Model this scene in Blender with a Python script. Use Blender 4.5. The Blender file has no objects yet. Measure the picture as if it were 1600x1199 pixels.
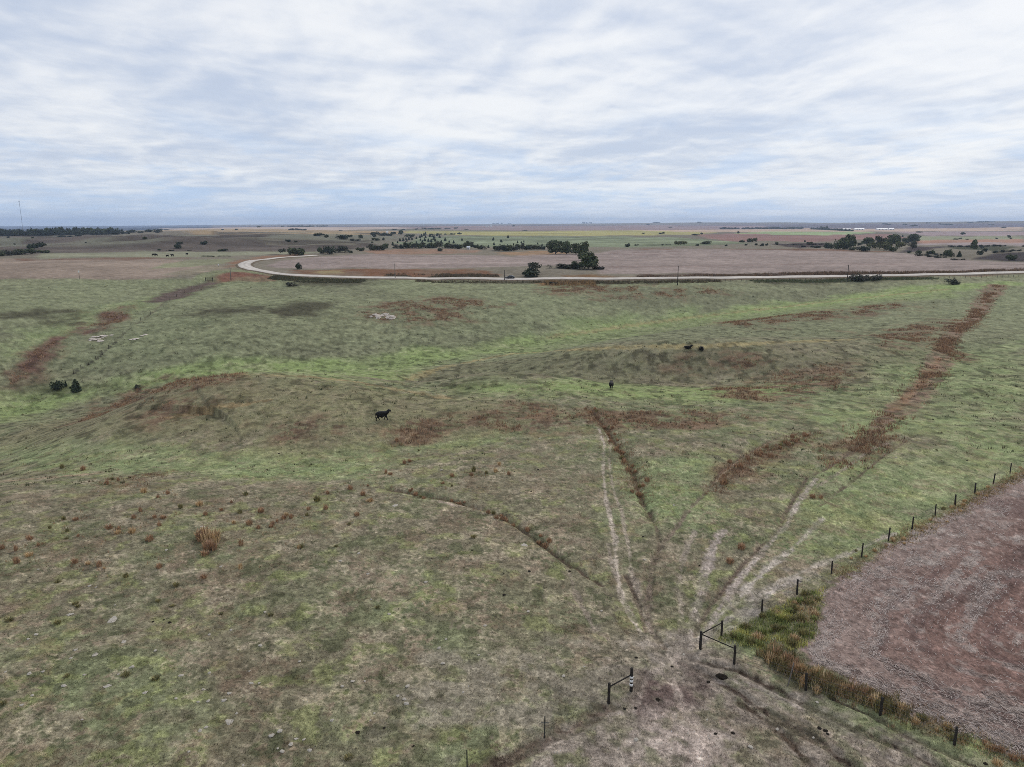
import bpy, bmesh, math, random, time
import numpy as np
from mathutils import Vector, Matrix

random.seed(7)
RNG = np.random.default_rng(11)
T0 = time.time()
S = bpy.context.scene
COL = S.collection

# ------------------------------------------------------------------ camera
CAM_H = 31.0
F = 1148.0                      # focal length in pixels of a 1600 px wide picture
PITCH = math.radians(12.3)      # looking down
cd = bpy.data.cameras.new("camera")
cam = bpy.data.objects.new("camera", cd)
COL.objects.link(cam)
cam.location = (0, 0, CAM_H)
cam.rotation_euler = (math.radians(90) - PITCH, 0, 0)
cd.sensor_width = 36.0
cd.lens = F / 1600 * 36.0
cd.clip_start = 0.5
cd.clip_end = 60000
S.camera = cam

# ------------------------------------------------------------------ sky
SUN_EL, SUN_AZ = math.radians(35), math.radians(32)     # azimuth clockwise from +Y (ahead), so ahead and right
W = bpy.data.worlds.new("World")
S.world = W
W.use_nodes = True
nt = W.node_tree
nt.nodes.clear()


def N(tree, typ, **kw):
    n = tree.nodes.new(typ)
    for k, v in kw.items():
        if k.startswith("i_"):
            key = k[2:]
            n.inputs[int(key) if key.isdigit() else key].default_value = v
        else:
            setattr(n, k, v)
    return n


def mathn(tree, op, a, b=None, c=None, clamp=False):
    n = tree.nodes.new("ShaderNodeMath")
    n.operation = op
    n.use_clamp = clamp
    for i, v in enumerate((a, b, c)):
        if v is None:
            continue
        if isinstance(v, (int, float)):
            n.inputs[i].default_value = v
        else:
            tree.links.new(v, n.inputs[i])
    return n.outputs[0]


def mixc(tree, fac, a, b, blend="MIX"):
    n = tree.nodes.new("ShaderNodeMix")
    n.data_type = "RGBA"
    n.blend_type = blend
    for sock, v in ((n.inputs[0], fac), (n.inputs[6], a), (n.inputs[7], b)):
        if isinstance(v, (int, float)):
            sock.default_value = v
        elif isinstance(v, tuple):
            sock.default_value = v if len(v) == 4 else v + (1,)
        else:
            tree.links.new(v, sock)
    return n.outputs[2]


def maprange(tree, v, a, b, c=0.0, d=1.0, smooth=True):
    n = tree.nodes.new("ShaderNodeMapRange")
    n.interpolation_type = "SMOOTHSTEP" if smooth else "LINEAR"
    tree.links.new(v, n.inputs[0])
    for i, x in enumerate((a, b, c, d)):
        n.inputs[i + 1].default_value = x
    return n.outputs[0]


L = nt.links.new
tc = N(nt, "ShaderNodeTexCoord")
sep = N(nt, "ShaderNodeSeparateXYZ")
L(tc.outputs["Generated"], sep.inputs[0])
up = mathn(nt, "MAXIMUM", sep.outputs[2], 0.0)
den = mathn(nt, "ADD", up, 0.095)
cmb = N(nt, "ShaderNodeCombineXYZ")
L(mathn(nt, "DIVIDE", sep.outputs[0], den), cmb.inputs[0])
L(mathn(nt, "DIVIDE", sep.outputs[1], den), cmb.inputs[1])
mp = N(nt, "ShaderNodeMapping")
mp.inputs["Rotation"].default_value = (0, 0, 0.05)
mp.inputs["Scale"].default_value = (1.35, 1.0, 1)
mp.inputs["Location"].default_value = (3.7, 1.9, 0)
L(cmb.outputs[0], mp.inputs[0])


def sky_noise(scale, detail, rough, dist, off=0.0, sh=0.0):
    n = N(nt, "ShaderNodeTexNoise", noise_dimensions="3D")
    m2 = N(nt, "ShaderNodeMapping")
    m2.inputs["Location"].default_value = (off + 0.3 * sh, off * 0.7 + sh, off * 1.3)
    L(mp.outputs[0], m2.inputs[0])
    L(m2.outputs[0], n.inputs["Vector"])
    n.inputs["Scale"].default_value = scale
    n.inputs["Detail"].default_value = detail
    n.inputs["Roughness"].default_value = rough
    n.inputs["Distortion"].default_value = dist
    return n.outputs[0]


big = sky_noise(0.50, 3, 0.5, 0.3, 0.0)
mid = sky_noise(1.25, 6, 0.50, 0.35, 9.0)
mid2 = sky_noise(1.25, 6, 0.50, 0.35, 9.0, 0.16)
fin = sky_noise(3.4, 5, 0.52, 0.3, 21.0)
fin2 = sky_noise(3.4, 5, 0.52, 0.3, 21.0, 0.07)
# thick parts of the deck are grey, and each lump is lit on its upper side
cl = mathn(nt, "ADD", mathn(nt, "MULTIPLY", big, 0.90), mathn(nt, "MULTIPLY", mid, 0.35))
cl = mathn(nt, "ADD", cl, mathn(nt, "MULTIPLY", fin, 0.12))
emb = mathn(nt, "ADD", mathn(nt, "MULTIPLY", mathn(nt, "SUBTRACT", mid, mid2), 0.70), mathn(nt, "MULTIPLY", mathn(nt, "SUBTRACT", fin, fin2), 0.26))
cl = mathn(nt, "ADD", cl, emb)
# sky brighter towards the veiled sun
sd = Vector((math.sin(SUN_AZ) * math.cos(SUN_EL), math.cos(SUN_AZ) * math.cos(SUN_EL), math.sin(SUN_EL)))
dp = N(nt, "ShaderNodeVectorMath", operation="DOT_PRODUCT")
L(tc.outputs["Generated"], dp.inputs[0])
dp.inputs[1].default_value = sd
glow = maprange(nt, dp.outputs["Value"], 0.45, 1.1)
cl = mathn(nt, "ADD", cl, mathn(nt, "MULTIPLY", glow, 0.16))
bright = maprange(nt, cl, 0.47, 0.99)
SKYK = 10.0                                                          # background strength is 0.1
dark_c = tuple(v * SKYK for v in (0.56, 0.635, 0.775))
lite_c = tuple(v * SKYK for v in (0.92, 0.935, 0.955))
cloud = mixc(nt, bright, dark_c, lite_c)
skt = N(nt, "ShaderNodeTexSky", sky_type="NISHITA")
skt.sun_disc = False
skt.sun_elevation = SUN_EL
skt.sun_rotation = SUN_AZ
skt.air_density = 1.0
skt.dust_density = 1.0
skt.altitude = 500
blue = mixc(nt, 1.0, skt.outputs[0], (1.15, 1.2, 1.3), "MULTIPLY")
# thin gaps towards the horizon let the blue through
gapn = sky_noise(1.1, 6, 0.6, 0.3, 40.0)
gap = maprange(nt, gapn, 0.47, 0.66)
low = maprange(nt, sep.outputs[2], 0.17, 0.015)
gap = mathn(nt, "MULTIPLY", gap, mathn(nt, "MULTIPLY_ADD", low, 0.62, 0.0))
hz = maprange(nt, sep.outputs[2], 0.075, 0.0, 0.0, 0.5)
hazeblue = tuple(v * SKYK for v in (0.52, 0.70, 0.96))
skyc = mixc(nt, gap, cloud, tuple(v * SKYK for v in (0.44, 0.62, 0.90)))
skyc = mixc(nt, hz, skyc, hazeblue)
skyc = mixc(nt, 0.06, skyc, blue)
bg = N(nt, "ShaderNodeBackground")
bg.inputs["Strength"].default_value = 0.1
L(skyc, bg.inputs["Color"])
wo = N(nt, "ShaderNodeOutputWorld")
L(bg.outputs[0], wo.inputs[0])

# ------------------------------------------------------------------ sun behind the cloud
ld = bpy.data.lights.new("sun", "SUN")
ld.energy = 1.2
ld.angle = math.radians(24)
ld.color = (1.0, 0.93, 0.82)
sun = bpy.data.objects.new("sun", ld)
COL.objects.link(sun)
sun.rotation_euler = (-sd).to_track_quat("-Z", "Y").to_euler()

S.view_settings.view_transform = "Standard"
S.view_settings.look = "None"
S.view_settings.exposure = 0.0
S.view_settings.gamma = 1.0
S.view_settings.use_curve_mapping = False
S.render.engine = "CYCLES"
S.cycles.use_denoising = False
S.cycles.filter_width = 0.85
S.cycles.max_bounces = 4
S.cycles.diffuse_bounces = 2
S.cycles.volume_bounces = 1
S.cycles.transparent_max_bounces = 8
S.cycles.caustics_reflective = False
S.cycles.caustics_refractive = False
W.cycles.sampling_method = "MANUAL"
W.cycles.sample_map_resolution = 512

# ================================================================== numeric helpers


def hash2(ix, iy, seed):
    h = (ix.astype(np.int64) * 374761393 + iy.astype(np.int64) * 668265263 + seed * 974634777) & 0xFFFFFFFF
    h = ((h ^ (h >> 13)) * 1274126177) & 0xFFFFFFFF
    h = ((h ^ (h >> 15)) * 2246822519) & 0xFFFFFFFF
    return ((h ^ (h >> 16)) & 0xFFFFFF) / float(0xFFFFFF)


def vnoise(x, y, seed):
    fx, fy = np.floor(x), np.floor(y)
    u, v = x - fx, y - fy
    u = u * u * u * (u * (u * 6 - 15) + 10)
    v = v * v * v * (v * (v * 6 - 15) + 10)
    a, b = hash2(fx, fy, seed), hash2(fx + 1, fy, seed)
    c, d = hash2(fx, fy + 1, seed), hash2(fx + 1, fy + 1, seed)
    return (a + (b - a) * u) * (1 - v) + (c + (d - c) * u) * v


def fbm(x, y, size, octaves, seed, rough=0.5):
    """value noise summed over octaves, about 0..1 with mean 0.5; size = largest wavelength in metres"""
    out, amp, tot = 0.0, 1.0, 0.0
    ca, sa = math.cos(0.6), math.sin(0.6)
    X, Y = x / size, y / size
    for o in range(octaves):
        out = out + amp * vnoise(X + 17.3 * o, Y - 9.1 * o, seed + o * 31)
        tot += amp
        amp *= rough
        X, Y = (ca * X - sa * Y) * 2.03, (sa * X + ca * Y) * 2.03
    return out / tot


def sstep(a, b, x):
    t = np.clip((x - a) / (b - a), 0, 1)
    return t * t * (3 - 2 * t)


def lin(r, g, b):
    c = np.array([r, g, b], float) / 255
    return np.where(c <= 0.04045, c / 12.92, ((c + 0.055) / 1.055) ** 2.4)


CP, SP = math.cos(PITCH), math.sin(PITCH)


def ray_dir(px, py):
    x = (np.asarray(px, float) - 800) / F
    y = (np.asarray(py, float) - 599.5) / F
    return x, CP - y * SP, -SP - y * CP          # world x, y, z with axial depth 1


def on_plane(px, py, z):
    dx, dy, dz = ray_dir(px, py)
    t = (z - CAM_H) / dz
    return dx * t, dy * t


def seg_dist(x, y, pts, vals=None):
    """distance to a polyline, and the value interpolated along it"""
    best = np.full(x.shape, 1e18)
    bv = np.zeros(x.shape)
    for i in range(len(pts) - 1):
        ax, ay = pts[i]
        bx, by = pts[i + 1]
        ex, ey = bx - ax, by - ay
        l2 = ex * ex + ey * ey + 1e-9
        t = np.clip(((x - ax) * ex + (y - ay) * ey) / l2, 0, 1)
        d = (x - ax - t * ex) ** 2 + (y - ay - t * ey) ** 2
        m = d < best
        best = np.where(m, d, best)
        if vals is not None:
            bv = np.where(m, vals[i] + t * (vals[i + 1] - vals[i]), bv)
    return np.sqrt(best), bv


# ================================================================== terrain height
def plane_line(rows, level=None):
    pts, dep = [], []
    for px, py, d in rows:
        X, Y = on_plane(px, py, d if level is None else level)
        pts.append((float(X), float(Y)))
        dep.append(d)
    return pts, dep


VALLEY = plane_line([(-420, 700, -9), (-150, 655, -10), (0, 619, -10.5), (150, 611, -10.5), (300, 600, -10.5), (430, 590, -10.5), (600, 577, -10.5),
                     (720, 568, -10), (850, 547, -9.3), (1000, 525, -8.4), (1150, 505, -7), (1300, 482, -5), (1450, 460, -2.5),
                     (1600, 440, 0.5)])
BRANCH = plane_line([(690, 603, -6), (760, 604, -6.6), (860, 606, -6.2), (960, 608, -5.4), (1100, 602, -4), (1220, 590, -1)])
SPUR = plane_line([(690, 585, -1), (800, 556, 3.4), (950, 545, 4.6), (1100, 541, 4.6), (1350, 531, 3.0)], 2.0)
SPUR2 = plane_line([(860, 530, 0), (960, 513, 1.6), (1080, 497, 2.4), (1300, 472, 2.6), (1480, 453, 1.6)], 1.5)
CREST = plane_line([(130, 655, 0), (200, 620, 2.6), (300, 602, 4.6), (420, 597, 4.3), (520, 605, 2.6), (620, 625, 0)], 1.0)
SWALE = plane_line([(-120, 722, -1.6), (160, 714, -1.7), (330, 720, -1.6), (500, 726, -1.2), (650, 702, -1.2), (780, 690, -0.6)])
GULLY_A = plane_line([(600, 765, 0), (700, 783, 0), (780, 805, 0), (830, 840, 0), (890, 885, 0)])
GULLY_B = plane_line([(922, 640, 0), (945, 668, 0), (962, 695, 0), (985, 730, 0), (1003, 785, 0), (1018, 815, 0)])
LVAL = plane_line([(-60, 690, -6), (0, 600, -4), (60, 545, -3), (130, 500, -2.0), (230, 470, -1.0), (300, 447, 1)])
DRAW_L = plane_line([(380, 399, -2), (470, 397, -4), (560, 391, -5), (660, 388, -6), (760, 389, -5), (860, 388, -3), (960, 384, 0)])
DRAW_R = plane_line([(1180, 384, 0), (1300, 386, -4), (1400, 388, -5), (1500, 396, -6), (1640, 408, -6)])
DRAW_W = plane_line([(-60, 402, -4), (30, 396, -5), (60, 384, -3), (75, 378, 0)])


def terrain(x, y):
    r = np.hypot(x, y)
    z = (fbm(x, y, 70, 2, 3) - 0.5) * 2.2 * sstep(25, 120, r)
    z = z + (fbm(x, y, 24, 2, 5) - 0.5) * 0.9
    ramp = sstep(235, 470, y + 0.1 * np.abs(x))
    z = z + 7.0 * ramp
    d, v = seg_dist(x, y, *VALLEY)
    wv = 24 + 0.055 * r
    z = z + v * np.exp(-(d / wv) ** 2)
    d, v = seg_dist(x, y, *BRANCH)
    z = z + v * np.exp(-(d / 13) ** 2)
    d, v = seg_dist(x, y, *SPUR)
    z = z + v * np.exp(-(d / 17) ** 2)
    d, v = seg_dist(x, y, *SPUR2)
    z = z + v * np.exp(-(d / 19) ** 2)
    d, v = seg_dist(x, y, *CREST)
    z = z + v * np.exp(-(d / 18) ** 2)
    d, v = seg_dist(x, y, *LVAL)
    z = z + 1.5 * v * np.exp(-(d / 30) ** 2)
    d, v = seg_dist(x, y, *SWALE)
    z = z + v * np.exp(-(d / 11) ** 2)
    # small draws and hummocks of the range
    z = z + (np.abs(fbm(x, y, 75, 2, 6) - 0.5) * 3.2 - 0.5) * sstep(90, 170, r) * sstep(480, 400, r)
    for line, w, dep in ((GULLY_A, 0.5, 0.3), (GULLY_B, 0.8, 0.4)):
        d, v = seg_dist(x, y, *line)
        z = z - dep * np.exp(-(d / w) ** 2)
    d, v = seg_dist(x, y, *DRAW_L)
    z = z + v * np.exp(-(d / 90) ** 2)
    d, v = seg_dist(x, y, *DRAW_R)
    z = z + v * np.exp(-(d / 80) ** 2)
    d, v = seg_dist(x, y, *DRAW_W)
    z = z + v * np.exp(-(d / 60) ** 2)
    # rolling farmland beyond the road
    far = sstep(750, 1900, r)
    z = z + far * ((fbm(x, y, 1500, 2, 8) - 0.5) * 15 - 3)
    rough_l = sstep(640, 800, y) * sstep(2600, 1700, y) * sstep(-0.10, -0.22, x / np.maximum(y, 1))
    z = z + rough_l * ((fbm(x, y, 260, 3, 14) - 0.42) * 16 + np.abs(fbm(x, y, 120, 2, 15) - 0.5) * 12)
    # distant uplands to the right, lower country to the left
    az = x / np.maximum(np.abs(y), 1)
    z = z + sstep(4500, 12000, r) * (np.clip(az + 0.25, -0.5, 1.0) * 58 + (fbm(x, y, 2600, 3, 23) - 0.5) * 34)
    z = z - sstep(1900, 3600, r) * sstep(-0.30, -0.55, az) * 16
    return z


def micro(x, y):
    r = np.hypot(x, y)
    k = sstep(400, 90, r)
    return k * ((fbm(x, y, 1.6, 2, 41) - 0.5) * 0.16 + (fbm(x, y, 0.45, 2, 43) - 0.5) * 0.07)


# grid of ground points, finer near the camera, on which everything is placed
v_rows = np.concatenate([np.linspace(1300, 1225, 6)[:-1], np.linspace(1225, 625, 392)[:-1], np.linspace(625, 425, 250)[:-1], np.linspace(425, 362, 50), np.linspace(361, 350.9, 45)])
dep = PITCH - np.arctan((599.5 - v_rows) / F)
radii = CAM_H / np.tan(np.maximum(dep, 0.0012))
radii = radii[radii < 20000]
radii = np.concatenate([[3, 8, 14, 20, 25], radii[radii > 26], [20000.0]])
az_all = np.unique(np.radians(np.concatenate([np.arange(-180 + 6, -44, 6.0), np.linspace(-43, 43, 900), np.arange(47, 181, 6.0)])))
na, nr = len(az_all), len(radii)
AZ, RR = np.meshgrid(az_all, radii)
GX, GY = (RR * np.sin(AZ)).ravel(), (RR * np.cos(AZ)).ravel()
GZ = terrain(GX, GY) + micro(GX, GY)


def ground_z(x, y):
    x, y = np.atleast_1d(np.asarray(x, float)), np.atleast_1d(np.asarray(y, float))
    a = np.clip(np.arctan2(x, y), az_all[0], az_all[-1] - 1e-9)
    r = np.clip(np.hypot(x, y), radii[0], radii[-1] - 1e-6)
    j = np.clip(np.searchsorted(az_all, a, side="right") - 1, 0, na - 2)
    i = np.clip(np.searchsorted(radii, r, side="right") - 1, 0, nr - 2)
    u = (a - az_all[j]) / (az_all[j + 1] - az_all[j])
    v = (r - radii[i]) / (radii[i + 1] - radii[i])
    Z = GZ.reshape(nr, na)
    return (Z[i, j] * (1 - u) + Z[i, j + 1] * u) * (1 - v) + (Z[i + 1, j] * (1 - u) + Z[i + 1, j + 1] * u) * v


def cast(px, py):
    """follow each pixel's ray out over the ground grid until it meets the ground; real ground points come back"""
    px, py = np.atleast_1d(np.asarray(px, float)), np.atleast_1d(np.asarray(py, float))
    dx, dy, dz = ray_dir(px, py)
    OX, OY, OT = np.empty(len(px)), np.empty(len(px)), np.empty(len(px))
    Z = GZ.reshape(nr, na)
    for c0 in range(0, len(px), 4000):
        sl = slice(c0, c0 + 4000)
        h = np.hypot(dx[sl], dy[sl])
        a = np.clip(np.arctan2(dx[sl], dy[sl]), az_all[0], az_all[-1] - 1e-9)
        j = np.clip(np.searchsorted(az_all, a, side="right") - 1, 0, na - 2)
        u = (a - az_all[j]) / (az_all[j + 1] - az_all[j])
        prof = Z[:, j] * (1 - u) + Z[:, j + 1] * u
        g = CAM_H + (dz[sl] / h)[None, :] * radii[:, None] - prof
        under = g < 0
        under[-1] = True
        k = np.maximum(under.argmax(0), 1)
        ar = np.arange(len(k))
        g0, g1 = g[k - 1, ar], g[k, ar]
        f = np.clip(g0 / (g0 - g1 + 1e-12), 0, 1)
        r = radii[k - 1] + (radii[k] - radii[k - 1]) * f
        t = r / h
        OX[sl], OY[sl], OT[sl] = dx[sl] * t, dy[sl] * t, t
    return OX, OY, OT


def world_poly(pix):
    a = np.array(pix, float)
    X, Y, _ = cast(a[:, 0], a[:, 1])
    return list(zip(X.tolist(), Y.tolist()))


def densify(pix, step=25.0):
    out = []
    for (x0, y0), (x1, y1) in zip(pix[:-1], pix[1:]):
        n = max(1, int(math.hypot(x1 - x0, y1 - y0) / step))
        for i in range(n):
            out.append((x0 + (x1 - x0) * i / n, y0 + (y1 - y0) * i / n))
    out.append(pix[-1])
    return out


def inside(x, y, poly):
    c = np.zeros(x.shape, bool)
    n = len(poly)
    for i in range(n):
        x0, y0 = poly[i]
        x1, y1 = poly[(i + 1) % n]
        if y0 == y1:
            continue
        m = ((y0 > y) != (y1 > y)) & (x < (x1 - x0) * (y - y0) / (y1 - y0) + x0)
        c ^= m
    return c


def poly_sd(x, y, poly):
    d, _ = seg_dist(x, y, poly + [poly[0]])
    return np.where(inside(x, y, poly), d, -d)


def poly_mask(x, y, poly, soft, wob=None):
    """1 inside, 0 outside, soft metres wide at the border; only computed near the polygon"""
    a = np.array(poly)
    out = np.zeros(x.shape)
    mg = soft * 3 + 2
    m = (x > a[:, 0].min() - mg) & (x < a[:, 0].max() + mg) & (y > a[:, 1].min() - mg) & (y < a[:, 1].max() + mg)
    if m.any():
        s = poly_sd(x[m], y[m], poly)
        if wob is not None:
            s = s + wob[m] * soft * 2.2
        out[m] = sstep(-soft, soft, s)
    return out


def line_mask(x, y, line, width, wob=None):
    a = np.array(line)
    out = np.zeros(x.shape)
    mg = width * 3
    m = (x > a[:, 0].min() - mg) & (x < a[:, 0].max() + mg) & (y > a[:, 1].min() - mg) & (y < a[:, 1].max() + mg)
    if m.any():
        d, _ = seg_dist(x[m], y[m], line)
        if wob is not None:
            d = d + wob[m] * width * 0.8
        out[m] = sstep(width, width * 0.35, d)
    return out


# ================================================================== land cover outlines (pixel outlines dropped on the ground)
STUBBLE_PX = [(1680, 690), (1600, 738), (1500, 793), (1440, 826), (1385, 855), (1345, 884), (1307, 910), (1270, 932), (1285, 950),
              (1287, 966), (1275, 984), (1270, 1000), (1258, 1013), (1266, 1036), (1312, 1056), (1345, 1071), (1380, 1091),
              (1405, 1111), (1450, 1126), (1487, 1146), (1532, 1158), (1575, 1176), (1640, 1200), (1900, 1290), (2400, 1290), (2400, 690)]
FIELD_PX = [(415, 416), (428, 409), (470, 404), (500, 401), (600, 397), (700, 399), (800, 401), (860, 398), (925, 397), (960, 391), (1060, 389),
            (1200, 391), (1300, 392), (1400, 395), (1460, 402), (1530, 408), (1620, 411), (1800, 418), (1800, 418), (1600, 424), (1400, 426),
            (1200, 427), (1000, 428), (940, 428), (930, 420), (905, 416), (850, 415), (780, 417), (700, 419), (600, 420), (500, 420), (440, 419)]
ROAD_PX = [(1800, 418.5), (1700, 423), (1600, 426.6), (1500, 429), (1400, 431.2), (1300, 433), (1200, 434.4), (1100, 435.4), (1000, 436.2),
           (900, 436.7), (800, 436.8), (700, 436.3), (600, 435.2), (550, 434.6), (500, 433.2), (450, 430.5), (420, 427), (398, 422.8),
           (385, 418.5), (380, 415.2), (383, 411.5), (396, 408.2), (420, 405.3), (450, 402.6), (478, 400.6), (500, 399.6)]

# albedos from display colours: K is what an unshaded white would show under this sky
K = 0.92


def C(r, g, b):
    return lin(r, g, b) / K


GREEN_VALLEY = [
    [(0, 612), (110, 600), (200, 590), (330, 570), (440, 563), (560, 558), (700, 543), (800, 530), (900, 512), (1040, 499), (1200, 478), (1400, 451),
     (1560, 440), (1600, 445), (1450, 465), (1250, 492), (1080, 512), (930, 535), (800, 552), (700, 566), (640, 580), (520, 590), (400, 583), (280, 592), (160, 615), (60, 640), (0, 660)],
    [(700, 605), (820, 598), (960, 598), (1100, 605), (1240, 600), (1200, 625), (1060, 632), (900, 622), (760, 612)],
    [(1250, 612), (1330, 600), (1480, 560), (1600, 530), (1600, 640), (1480, 690), (1340, 680), (1250, 640)],
    [(0, 700), (160, 690), (330, 700), (480, 715), (640, 690), (820, 675), (760, 700), (560, 740), (330, 745), (120, 735), (0, 740)],
    [(1010, 730), (1110, 690), (1110, 760), (1080, 800), (1030, 800)],
    [(1270, 760), (1400, 700), (1560, 650), (1600, 660), (1600, 715), (1450, 790), (1330, 860), (1240, 880), (1220, 830)],
    [(1090, 1005), (1130, 990), (1190, 955), (1250, 928), (1305, 900), (1288, 930), (1284, 968), (1268, 1000), (1230, 1020), (1150, 1030)],
    [(1210, 1075), (1290, 1085), (1390, 1125), (1480, 1160), (1600, 1199), (1520, 1199), (1380, 1150), (1240, 1100)],
    [(845, 520), (900, 505), (1000, 490), (1100, 478), (1090, 495), (960, 512), (860, 535)],
    [(0, 530), (60, 510), (200, 470), (330, 445), (300, 460), (200, 500), (130, 515), (40, 550), (0, 570)],
]
RUST = [
    [(1108, 606), (1180, 598), (1240, 572), (1318, 568), (1347, 600), (1300, 612), (1250, 632), (1130, 622)],
    [(925, 642), (960, 646), (1060, 640), (1150, 642), (1172, 655), (1060, 670), (960, 666)],
    [(556, 492), (620, 472), (700, 466), (785, 476), (720, 500), (640, 504), (575, 499)],
    [(1128, 502), (1300, 487), (1400, 472), (1412, 480), (1300, 499), (1150, 512)],
    [(165, 640), (210, 610), (290, 592), (405, 585), (340, 602), (260, 625)],
    [(1055, 580), (1100, 560), (1140, 557), (1205, 565), (1150, 582), (1100, 574)],
    [(8, 606), (30, 570), (60, 545), (92, 530), (72, 560), (40, 592)],
    [(128, 520), (160, 490), (212, 477), (192, 502), (145, 527)],
    [(412, 664), (450, 655), (500, 650), (522, 672), (440, 684)],
    [(740, 655), (800, 632), (920, 635), (935, 662), (830, 680), (760, 670)],
    [(620, 668), (700, 650), (730, 660), (660, 695), (600, 700)],
    [(1115, 752), (1135, 730), (1180, 703), (1280, 675), (1262, 692), (1190, 725), (1140, 770)],
    [(940, 468), (1010, 455), (1110, 450), (1140, 456), (1060, 464)],
    [(200, 745), (260, 735), (240, 760), (180, 765)],
    [(1275, 700), (1330, 690), (1340, 697), (1290, 712)],
    [(1455, 560), (1505, 552), (1510, 562), (1460, 575)],
    [(1330, 700), (1390, 680), (1440, 678), (1420, 700), (1360, 715)],
    [(150, 630), (240, 625), (330, 640), (260, 660), (120, 660)],
    [(1360, 520), (1440, 505), (1500, 500), (1470, 530), (1380, 540)],
    [(845, 452), (900, 446), (1000, 447), (990, 456), (880, 460)],
]
DARKB = [
    [(0, 490), (60, 482), (110, 485), (60, 497), (0, 500)],
    [(280, 490), (340, 478), (420, 480), (430, 490), (340, 494)],
    [(420, 484), (470, 472), (530, 472), (500, 492), (440, 497)],
    [(430, 438), (500, 437), (585, 437), (590, 441), (530, 447), (450, 447)],
    [(70, 502), (130, 496), (120, 508), (75, 512)],
    [(690, 603), (740, 602), (738, 607), (695, 606)],
    [(225, 472), (262, 458), (300, 448), (328, 443), (320, 450), (290, 461), (250, 472)],
    [(20, 603), (100, 600), (180, 603), (100, 612), (10, 615)],
    [(690, 438), (800, 439), (1000, 438), (1130, 438), (1180, 441), (900, 448), (820, 442)],
    [(1180, 437), (1330, 436), (1440, 433), (1420, 440), (1320, 443), (1200, 443)],
    [(1220, 1000), (1290, 1060), (1330, 1075), (1290, 1085), (1230, 1070)],
]
BARE = [   # pale trampled soil about the gate
    ([(930, 1010), (1010, 985), (1080, 985), (1080, 1030), (1090, 1060), (1040, 1075), (960, 1065), (905, 1055)], (152, 140, 127)),
    ([(960, 1100), (1060, 1080), (1130, 1120), (1180, 1200), (1120, 1240), (1000, 1240), (930, 1199), (800, 1240), (700, 1240), (800, 1180)], (150, 137, 125)),
    ([(1085, 1030), (1150, 1040), (1250, 1090), (1420, 1170), (1560, 1240), (1300, 1240), (1170, 1130), (1080, 1070)], (134, 122, 110)),
    ([(985, 1068), (1040, 1062), (1072, 1082), (1050, 1104), (1000, 1100)], (96, 80, 74)),
    ([(1060, 1130), (1095, 1150), (1090, 1180), (1050, 1165)], (172, 156, 144)),
    ([(700, 1030), (900, 1010), (950, 1060), (900, 1110), (720, 1130), (640, 1120)], (136, 127, 110)),
    ([(1150, 970), (1250, 905), (1290, 890), (1240, 935), (1140, 985)], (160, 150, 140)),
]
REDSOIL = [
    ([(330, 433), (365, 425), (400, 428), (440, 433), (430, 440), (340, 440)], (118, 84, 70)),
    ([(345, 420), (370, 408), (415, 400), (480, 397), (455, 403), (400, 408), (372, 416)], (132, 102, 82)),
    ([(455, 422), (600, 421), (740, 420), (790, 432), (600, 433), (460, 431)], (118, 86, 66)),
    ([(490, 424), (530, 423), (545, 429), (500, 430)], (140, 124, 92)),
    ([(560, 392), (640, 389), (750, 391), (740, 396), (590, 397)], (144, 116, 98)),
    ([(780, 395), (860, 392), (905, 394), (850, 399), (790, 399)], (152, 122, 94)),
    ([(870, 430), (960, 432), (1010, 434), (880, 435)], (122, 96, 70)),
    ([(840, 440), (930, 438), (925, 446), (850, 446)], (128, 98, 68)),
    ([(1000, 429), (1200, 428), (1600, 424), (1600, 426), (1200, 432), (1000, 433)], (84, 68, 60)),
    ([(1425, 429), (1560, 427), (1555, 430), (1430, 432)], (126, 100, 80)),
    ([(8, 606), (30, 570), (60, 545), (92, 530), (72, 560), (40, 592)], (106, 82, 72)),
    ([(126, 522), (160, 490), (214, 476), (194, 503), (145, 529)], (106, 84, 74)),
    ([(225, 474), (262, 458), (300, 447), (330, 442), (322, 450), (290, 462), (250, 474)], (98, 84, 76)),
    ([(30, 405), (200, 402), (330, 404), (200, 407), (40, 408)], (116, 92, 78)),
]
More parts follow.
